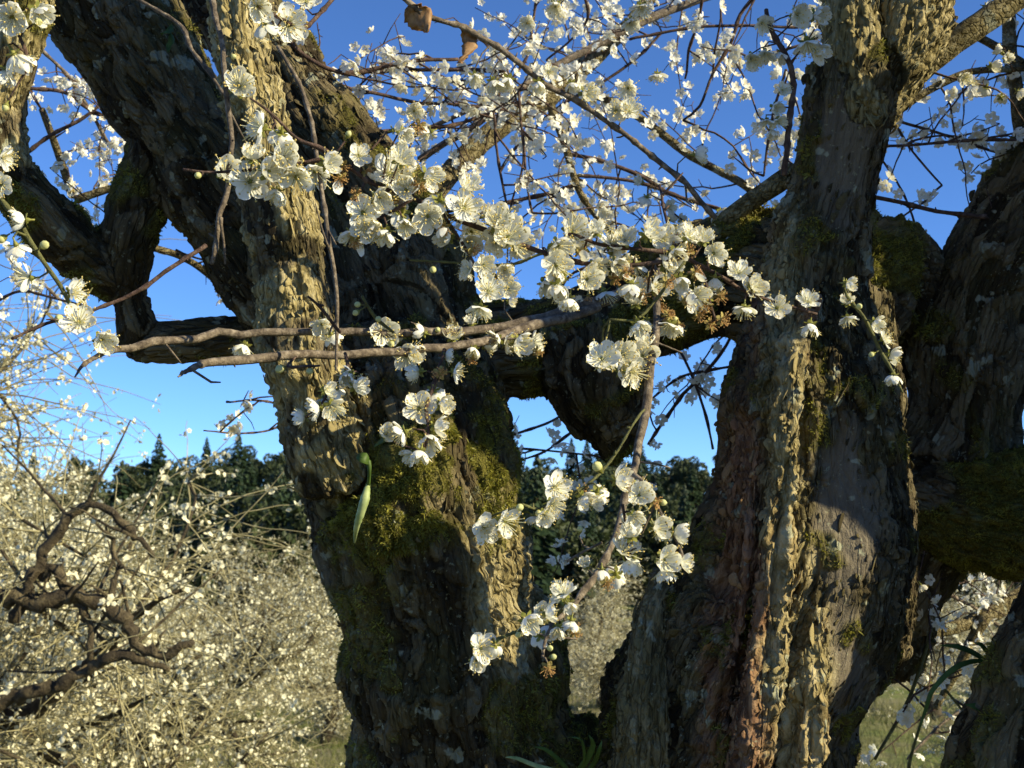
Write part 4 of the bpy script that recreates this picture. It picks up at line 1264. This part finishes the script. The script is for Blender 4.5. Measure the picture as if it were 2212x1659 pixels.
def simple_blossom():
    V, q, c = [], [], []
    for k in range(5):
        a = k * 2 * math.pi / 5
        R = np.array([[math.cos(a), -math.sin(a), 0], [math.sin(a), math.cos(a), 0], [0, 0, 1]])
        t = np.array([(0.001, 0, 0), (0.006, -0.0052, 0.0026), (0.0065, 0, 0.0012), (0.006, 0.0052, 0.0026), (0.0122, -0.0034, 0.0062), (0.0128, 0, 0.0050), (0.0122, 0.0034, 0.0062)])
        V.append(t @ R.T)
        b = 7 * k
        q += [[b, b + 1, b + 2, b + 2], [b, b + 2, b + 3, b + 3], [b + 1, b + 4, b + 5, b + 2], [b + 2, b + 5, b + 6, b + 3]]
    tri = [[x[0], x[1], x[2]] for x in q if x[2] == x[3]]
    quad = [x for x in q if x[2] != x[3]]
    n = 35
    sv, st = [], []
    for k in range(9):
        a = k * 0.698
        r = 0.0045 + 0.002 * (k % 2)
        e = np.array([math.cos(a) * r, math.sin(a) * r, 0.0085])
        s = np.array([-math.sin(a), math.cos(a), 0]) * 0.0005
        sv.append(np.array([[0, 0, 0], e - s, e + s]))
        st.append([n + 3 * k, n + 3 * k + 1, n + 3 * k + 2])
    return np.vstack(V + sv), [(np.array(tri), 0), (np.array(quad), 0), (np.array(st), 1)]


build_branches()

# ------------------------------------------------------------------ dry leaves and small green leaves on the tree
def leaf_mesh(name, L, W, curl, fold, mat, seed, crinkle=0.0006):
    g = np.random.default_rng(seed)
    nu, nv = 14, 9
    V = []
    for i in range(nu):
        u = i / (nu - 1)
        w = W * (1 + g.normal() * 60 * crinkle) * math.sin(math.pi * (0.03 + 0.96 * u) ** 0.85) ** 0.8
        for j in range(nv):
            v = (j / (nv - 1) - 0.5) * 2
            a = curl * u
            V.append((L * u * math.cos(a * 0.5), w * v * math.cos(fold * abs(v)), -L * u * math.sin(a * 0.5) + w * abs(v) * math.sin(fold) + (0.06 if crinkle < 0.001 else 0.16) * L * math.sin(5 * u + 3 * v + seed) * abs(v) + g.normal() * crinkle))
    Q = [[i * nv + j, (i + 1) * nv + j, (i + 1) * nv + j + 1, i * nv + j + 1] for i in range(nu - 1) for j in range(nv - 1)]
    return mesh_np(name, V, [np.array(Q)], mat)


def place_leaf(name, me, p0, p1, roll, parent, origin):
    x = Vector(p1 - p0).normalized()
    y = Vector(FWD).cross(x).normalized()
    z = x.cross(y)
    R = Matrix((x, y, z)).transposed().to_4x4() @ Matrix.Rotation(roll, 4, 'X')
    o = obj(name, me, parent, mat=Matrix.Translation(Vector(p0 - origin)) @ R)
    md = o.modifiers.new('t', 'SOLIDIFY')
    md.thickness = 0.0006
    return o


place_leaf('dry_leaf', leaf_mesh('dry_leaf', 0.038, 0.0155, 0.9, 0.25, M_DRY, 1, 0.0016), P(880, 14, 1.36), P(935, 66, 1.37), 0.5, tree, TO)
place_leaf('dry_leaf', leaf_mesh('dry_leaf', 0.042, 0.009, 0.6, 0.9, M_DRY, 2, 0.0015), P(1004, 62, 1.40), P(1012, 138, 1.40), 0.9, tree, TO)
for (a, b, s) in (((372, 55, 1.70), (352, 82, 1.68), 3), ((368, 72, 1.69), (368, 122, 1.68), 4)):
    place_leaf('leaf', leaf_mesh('leaf', 0.034, 0.0055, 0.4, 0.3, M_LEAF, s), P(*a), P(*b), 0.2, tree, TO)


# ------------------------------------------------------------------ epiphytes growing on the trunks
def blade(name, pts, wid, mat, parent, origin):
    A = resample(np.array([np.r_[P(x, y, d), w * d / F] for (x, y, d), w in zip(pts, wid)]), 0.006)
    tan = np.gradient(A[:, :3], axis=0)
    tan /= np.linalg.norm(tan, axis=1, keepdims=True)
    side = np.cross(tan, -FWD + 0.5 * UP)
    side /= np.linalg.norm(side, axis=1, keepdims=True)
    up = np.cross(side, tan)
    w = A[:, 3:4]
    V = np.stack([A[:, :3] - side * w + up * w * 0.35, A[:, :3], A[:, :3] + side * w + up * w * 0.35], 1).reshape(-1, 3) - origin
    n = len(A)
    Q = [[3 * i + j, 3 * i + 3 + j, 3 * i + 4 + j, 3 * i + 1 + j] for i in range(n - 1) for j in range(2)]
    o = obj(name, mesh_np(name, V, [np.array(Q)], mat), parent)
    md = o.modifiers.new('t', 'SOLIDIFY')
    md.thickness = 0.0008
    return o


def epiphytes():
    o0 = P(766, 1168, 1.44)
    e = tag(obj('epiphyte_plant', None, loc=o0), 'pale green pod and leaf sprouting from the moss bulge of the trunk', 'plant')
    tb = Tubes()
    pts = [(766, 1172, 1.45), (770, 1140, 1.42), (780, 1105, 1.41), (789, 1075, 1.41), (794, 1052, 1.42), (796, 1046, 1.42)]
    A = resample(np.array([np.r_[P(*p), w * p[2] / F] for p, w in zip(pts, (2, 6, 9.5, 10, 6, 4))]), 0.003)
    tb.add(A[:, :3] - o0, A[:, 3] * (1 + 0.05 * np.random.default_rng(4).normal(size=len(A))), 9)
    obj('pod', tb.mesh('pod', M_POD), e)
    tb = Tubes()
    A = resample(np.array([np.r_[P(*p), w * p[2] / F] for p, w in zip([(796, 1048, 1.42), (798, 1020, 1.41), (796, 998, 1.41), (786, 988, 1.41)], (4, 4, 6, 4))]), 0.004)
    tb.add(A[:, :3] - o0, A[:, 3], 6)
    obj('stem', tb.mesh('stem', M_LEAF), e)
    blade('leaf', [(772, 985, 1.41), (785, 990, 1.40), (796, 1000, 1.41)], (4, 13, 4), M_LEAF, e, o0)
    blade('leaf', [(810, 965, 1.46), (828, 952, 1.44), (848, 938, 1.43), (872, 920, 1.42)], (3, 7, 9, 2), M_LEAF, e, o0)

    o1 = P(1220, 1665, 1.5)
    e = tag(obj('epiphyte_plant', None, loc=o1), 'thin grassy leaves growing in the fork between the two trunks', 'plant')
    for pts, wd in (([(1232, 1672, 1.5), (1205, 1640, 1.48), (1175, 1618, 1.46), (1155, 1614, 1.45)], (4, 5, 4, 1)),
                    ([(1225, 1672, 1.5), (1160, 1655, 1.48), (1115, 1638, 1.46), (1092, 1636, 1.45)], (5, 5, 4, 1)),
                    ([(1245, 1672, 1.5), (1268, 1640, 1.48), (1281, 1608, 1.47), (1272, 1588, 1.46)], (6, 7, 6, 1)),
                    ([(1250, 1672, 1.5), (1262, 1640, 1.48), (1256, 1600, 1.46), (1232, 1592, 1.45)], (3, 3, 3, 1)),
                    ([(1262, 1672, 1.52), (1282, 1650, 1.5), (1296, 1615, 1.48), (1300, 1600, 1.48)], (4, 5, 4, 1))):
        blade('leaf', pts, wd, M_LEAF if wd[0] != 5 else M_POD, e, o1)
    o2 = P(2150, 1445, 1.5)
    e = tag(obj('epiphyte_plant', None, loc=o2), 'arching strap-shaped green leaves beside the mossy trunk base', 'plant')
    for pts, wd in (([(2160, 1440, 1.55), (2110, 1428, 1.54), (2060, 1445, 1.53), (2015, 1490, 1.52), (2000, 1530, 1.52), (1985, 1580, 1.52)], (3, 5, 6, 5, 4, 1)),
                    ([(2150, 1445, 1.6), (2110, 1415, 1.6), (2070, 1398, 1.6), (2030, 1394, 1.6)], (3, 6, 6, 1)),
                    ([(2145, 1440, 1.56), (2135, 1415, 1.56), (2118, 1392, 1.56), (2104, 1388, 1.56)], (4, 5, 5, 1)),
                    ([(2140, 1530, 1.5), (2115, 1528, 1.5), (2085, 1522, 1.5)], (3, 9, 1))):
        blade('leaf', pts, wd, M_LEAF, e, o2)


epiphytes()


# ------------------------------------------------------------------ plum trees in the orchard behind
def far_blossom():
    V, T = [], []
    for k in range(5):
        a = k * 2 * math.pi / 5
        R = np.array([[math.cos(a), -math.sin(a), 0], [math.sin(a), math.cos(a), 0], [0, 0, 1]])
        V.append(np.array([(0.000, 0, 0), (0.008, -0.006, 0.003), (0.0135, 0, 0.004), (0.008, 0.006, 0.003)]) @ R.T)
        T.append([4 * k, 4 * k + 1, 4 * k + 2, 4 * k + 3])
    return np.vstack(V), [(np.array(T), 0)]


def grow_tree(seed, height, spread, n_twigs, per_twig):
    """trunk, limbs, twigs and blossoms of one orchard tree; returns meshes"""
    g = np.random.default_rng(seed)
    wood, tw = Tubes(), Tubes()
    tips = []

    def walk(p, d, L, r0, r1, lift, wob, step=0.12):
        n = max(4, int(L / step))
        pts = [np.array(p, float)]
        d = np.array(d, float)
        for k in range(n):
            d = d + g.normal(size=3) * wob + np.array([0, 0, lift])
            d /= np.linalg.norm(d)
            pts.append(pts[-1] + d * L / n)
        return np.array(pts), np.linspace(r0, r1, n + 1)

    tp, tr = walk((0, 0, -0.1), (0.1, 0, 1), height * 0.35, 0.15, 0.11, 0.05, 0.12)
    wood.add(tp, tr, 9)
    limbs = []
    for k in range(7):
        a = k * 2 * math.pi / 7 + g.normal() * 0.3
        s = tp[g.integers(len(tp) - 3, len(tp))]
        p, r = walk(s, (math.cos(a), math.sin(a), g.uniform(0.25, 0.9)), spread * g.uniform(0.75, 1.05), 0.070, 0.008, 0.01, 0.20)
        wood.add(p, r, 7)
        limbs.append((p, r))
    subs = []
    for p, r in limbs:
        for k in range(9):
            i = g.integers(2, len(p))
            d = g.normal(size=3) + np.array([0, 0, 0.35])
            q, rr = walk(p[i], d, g.uniform(0.4, 1.1), r[i] * 0.5, 0.007, 0.01, 0.22, 0.08)
            wood.add(q, rr, 5)
            subs.append(q)
    allp = np.vstack(subs + [p[3:] for p, _ in limbs])
    B = []
    for k in range(n_twigs):
        s = allp[g.integers(len(allp))]
        out = s * np.array([1, 1, 0])
        out = out / (np.linalg.norm(out) + 1e-6)
        d = g.normal(size=3) + out * 0.5 + np.array([0, 0, 0.3])
        q, rr = walk(s, d, g.uniform(0.25, 0.85), 0.0048, 0.0016, -0.035, 0.10, 0.07)
        tw.add(q, rr, 3, False)
        m = g.poisson(per_twig / 4.5)
        if m:
            t = np.repeat(g.random(m), 4) * (len(q) - 1)
            i = t.astype(int)
            f = (t - i)[:, None]
            B.append(q[i] * (1 - f) + q[np.minimum(i + 1, len(q) - 1)] * f + g.normal(size=(4 * m, 3)) * 0.016)
    B = np.vstack(B)
    R = rand_rot(len(B), g) * g.uniform(0.75, 1.15, len(B))[:, None, None]
    TV, fm = far_blossom()
    return (wood.mesh('trunk', M_BARKFAR), tw.mesh('twigs', M_TWIGBG), scatter('crown', TV, fm, np.concatenate([R, B[:, :, None]], 2), [M_PETAL_FAR]))


M_BARKFAR = make_wood('bark_far', [(0.35, (0.035, 0.026, 0.017)), (0.55, (0.085, 0.066, 0.038)), (0.75, (0.20, 0.16, 0.09))], 24, 0.02)


def orchard():
    kinds = [grow_tree(1, 2.7, 2.2, 2400, 9), grow_tree(2, 3.0, 2.4, 2400, 9), grow_tree(3, 2.4, 2.0, 2200, 9)]
    spots = [  # px, depth, kind, scale, yaw
        (-170, 6.4, 0, 1.05, 2.6, 'blossoming plum tree with dark crooked limbs close behind the old tree'),
        (390, 7.8, 1, 0.66, 1.9, 'low blossoming plum tree on the slope beside the mossy trunk'),
        (60, 12.0, 2, 1.25, 2.9, None), (720, 17.0, 0, 0.7, 4.1, None), (-90, 16.0, 1, 1.35, 5.0, None), (260, 24.0, 2, 1.1, 0.9, None),
        (1300, 20.0, 0, 0.75, 2.2, None), (1180, 30.0, 2, 0.8, 1.2, None), (1440, 33.0, 1, 0.75, 4.4, None), (2300, 9.0, 2, 0.75, 3.6, 'small plum tree in bloom under the mossy side limb'),
        (1990, 19.0, 1, 0.8, 0.2, None), (2140, 27.0, 2, 0.9, 1.5, None), (560, 30, 0, 1.2, 0.3, None), (160, 29, 1, 1.3, 2.5, None), (900, 33, 2, 1.1, 0.6, None)]
    for (px, d, k, s, yaw, lab) in spots:
        x = (px - 1106) / F * d
        y = d * math.cos(PITCH)
        z = float(terrain_h(x, y))
        t = obj('plum_tree', None, loc=(x, y, z))
        t.rotation_euler = (0, 0, yaw)
        t.scale = (s, s, s)
        tag(t, lab or 'white blossoming plum tree farther down the orchard slope', 'tree', None if lab else 'plum trees of the orchard')
        for nm, me in zip(('trunk', 'twigs', 'crown'), kinds[k]):
            c = obj(nm, me, t)
            if nm != 'trunk':
                c['kind'] = 'stuff'
    # crooked dark limbs of the nearest orchard tree, drawn where they stand
    t = bpy.data.objects['plum_tree.001']
    inv = Matrix.LocRotScale(t.location, t.rotation_euler, t.scale).inverted()
    for pts in ([(-80, 1330, 24), (0, 1296, 22), (100, 1300, 20), (170, 1288, 19), (240, 1312, 20), (285, 1365, 17), (312, 1400, 16), (360, 1415, 13), (420, 1382, 8)],
                [(30, 1340, 16), (70, 1250, 15), (110, 1170, 14), (165, 1110, 13), (215, 1092, 12), (280, 1140, 10), (330, 1200, 6)],
                [(85, 1240, 13), (120, 1232, 15), (150, 1285, 14), (185, 1310, 13), (195, 1360, 10), (196, 1430, 9)],
                [(-60, 1540, 20), (40, 1505, 18), (140, 1478, 16), (240, 1420, 14), (300, 1425, 13), (365, 1440, 8)],
                [(240, 1320, 10), (245, 1260, 8), (250, 1200, 6), (230, 1130, 4)]):
        A = resample(np.array([np.r_[P(x, y, 4.9), 0.80 * hw * 4.9 / F] for x, y, hw in pts]), 0.03)
        gl = np.random.default_rng(len(pts))
        A[:, :3] += gl.normal(size=(len(A), 3)) * 0.009
        A[:, 3] *= 1 + 0.16 * gl.normal(size=len(A)).clip(-1.5, 1.5)
        tb = Tubes()
        for q in range(2, len(A) - 1, 3):     # shoots and broken spurs
            dv = gl.normal(size=3) + np.array([0, 0, 0.6])
            dv /= np.linalg.norm(dv)
            L = gl.uniform(0.03, 0.12) if gl.random() < 0.6 else gl.uniform(0.25, 0.6)
            sp = A[q, :3] + np.linspace(0, 1, 6)[:, None] * dv * L + np.cumsum(gl.normal(size=(6, 3)) * 0.006, axis=0)
            tb.add([list(inv @ Vector(p)) for p in sp], np.linspace(0.008, 0.003, 6), 5)
        pl = np.array([list(inv @ Vector(p)) for p in A[:, :3]])
        tb.add(pl, A[:, 3], 8)
        obj('limb', tb.mesh('limb', M_BARKFAR), t)


orchard()


# ------------------------------------------------------------------ wood on the far hill
def conifer_mesh(seed, H):
    g = np.random.default_rng(seed)
    V, T = [], []
    n = 0
    lev = 26
    for k in range(lev):
        u = k / (lev - 1)
        z = H * (0.10 + 0.88 * u)
        R = H * 0.20 * (1 - u) ** 0.8 + 0.12
        for a in np.arange(0, 6.28, 0.42) + g.uniform(0, 1):
            r = R * g.uniform(0.55, 1.1)
            dz = -0.25 * r + g.normal() * 0.1
            for s in range(2):
                aa = a + g.normal() * 0.15
                c, si = math.cos(aa), math.sin(aa)
                w = 0.16 * r + 0.08
                f0 = 0.25 + 0.3 * s
                V += [(c * r * f0, si * r * f0, z + dz * f0 + 0.15), (c * r - si * w, si * r + c * w, z + dz + g.normal() * 0.12), (c * r * 1.08, si * r * 1.08, z + dz - 0.1), (c * r + si * w, si * r - c * w, z + dz + g.normal() * 0.12)]
                T.append([n, n + 1, n + 2, n + 3])
                n += 4
    return mesh_np('crown', V, [np.array(T)], M_CONIFER, False)


def broad_mesh(seed, H):
    g = np.random.default_rng(seed)
    cs = np.array([[g.normal() * H * 0.16, g.normal() * H * 0.16, H * g.uniform(0.35, 0.9)] for _ in range(16)])
    n = 2600
    c = cs[g.integers(16, size=n)]
    d = g.normal(size=(n, 3))
    d /= np.linalg.norm(d, axis=1, keepdims=True)
    p = c + d * (H * 0.15 * g.uniform(0.5, 1.05, n) ** 0.5)[:, None]
    R = rand_rot(n, g) * g.uniform(0.15, 0.35, n)[:, None, None]
    TV = np.array([(-1, 0, 0), (0, -0.6, 0.1), (1, 0, 0), (0, 0.6, 0.1)])
    return scatter('crown', TV, [(np.array([[0, 1, 2, 3]]), 0)], np.concatenate([R, p[:, :, None]], 2), [M_BROAD])


M_CONIFER = make_leaf('conifer', (0.014, 0.030, 0.014), (0.035, 0.058, 0.022), 0.15, 0.6)
M_BROAD = make_leaf('broadleaf', (0.022, 0.036, 0.014), (0.055, 0.07, 0.024), 0.2, 0.6)


def far_wood():
    g = np.random.default_rng(8)

    def trunk(H):
        tb = Tubes()
        tb.add([(0, 0, -0.5), (0, 0, H * 0.5), (0.1, 0, H * 0.93)], [H * 0.018, H * 0.012, 0.03], 6)
        return tb.mesh('trunk', M_BARKFAR)
    con = [(conifer_mesh(s, 11.0), trunk(11.0)) for s in range(3)]
    bro = [(broad_mesh(s + 5, 8.0), trunk(7.0)) for s in range(3)]
    spots = []
    for row in range(8):
        d = 60 + row * 15
        for lo, hi, st in ((-450, 330, 105), (330, 760, 56), (760, 1080, 90), (1080, 1580, 52), (1580, 2600, 110)):
            for px in np.arange(lo, hi, st):
                spots.append((px + g.normal() * 16, d + g.uniform(-6, 6)))
    spots += [(1160, 52), (515, 60), (1050, 58)]
    for px, d in spots:
        x = (px - 1106) / F * d
        y = d
        z = float(terrain_h(x, y))
        is_c = g.random() < 0.2 or (px, d) in ((1160, 52), (515, 60), (1050, 58))
        cr, tk = (con if is_c else bro)[g.integers(3)]
        s = g.uniform(0.5, 0.85) if (px, d) != (1160, 52) else 0.70
        t = obj('conifer' if is_c else 'broadleaf_tree', None, loc=(x, y, z))
        t.scale = (s, s, s)
        t.rotation_euler = (0, 0, g.uniform(0, 6.28))
        if is_c:
            tag(t, 'dark pointed conifer in the wood on the far hill', 'tree', 'conifers of the far wood')
        else:
            tag(t, 'dark rounded broadleaf tree in the wood on the far hill', 'tree', 'broadleaf trees of the far wood')
        obj('crown', cr, t)
        obj('trunk', tk, t)


far_wood()


# ------------------------------------------------------------------ grass on the orchard slope
def grass():
    g = np.random.default_rng(12)
    n = 60000
    d = 3.0 + 19 * g.random(n) ** 1.2
    px = g.uniform(-300, 2500, n)
    x = (px - 1106) / F * d
    z = terrain_h(x, d)
    p = np.stack([x, d, z - 0.01], -1)
    keep = vnoise(p * 0.9, 3) > -0.5
    p = p[keep]
    n = len(p)
    L = g.uniform(0.05, 0.22, n)
    a = g.uniform(0, 6.28, n)
    s = np.stack([np.cos(a), np.sin(a), 0 * a], -1) * g.uniform(0.004, 0.010, n)[:, None]
    t = np.stack([g.normal(size=n) * 0.4, g.normal(size=n) * 0.4, np.ones(n)], -1) * L[:, None]
    V = np.stack([p - s, p + s, p + t], 1).reshape(-1, 3)
    k = np.arange(n)[:, None] * 3
    m = make_leaf('grass', (0.06, 0.085, 0.02), (0.27, 0.25, 0.10), 0.3, 1.3)
    o = obj('grass', mesh_np('grass', V, [k + np.array([0, 1, 2])], m, False))
    tag(o, 'patchy green and straw-coloured grass on the orchard slope', 'grass', kind='stuff')


grass()
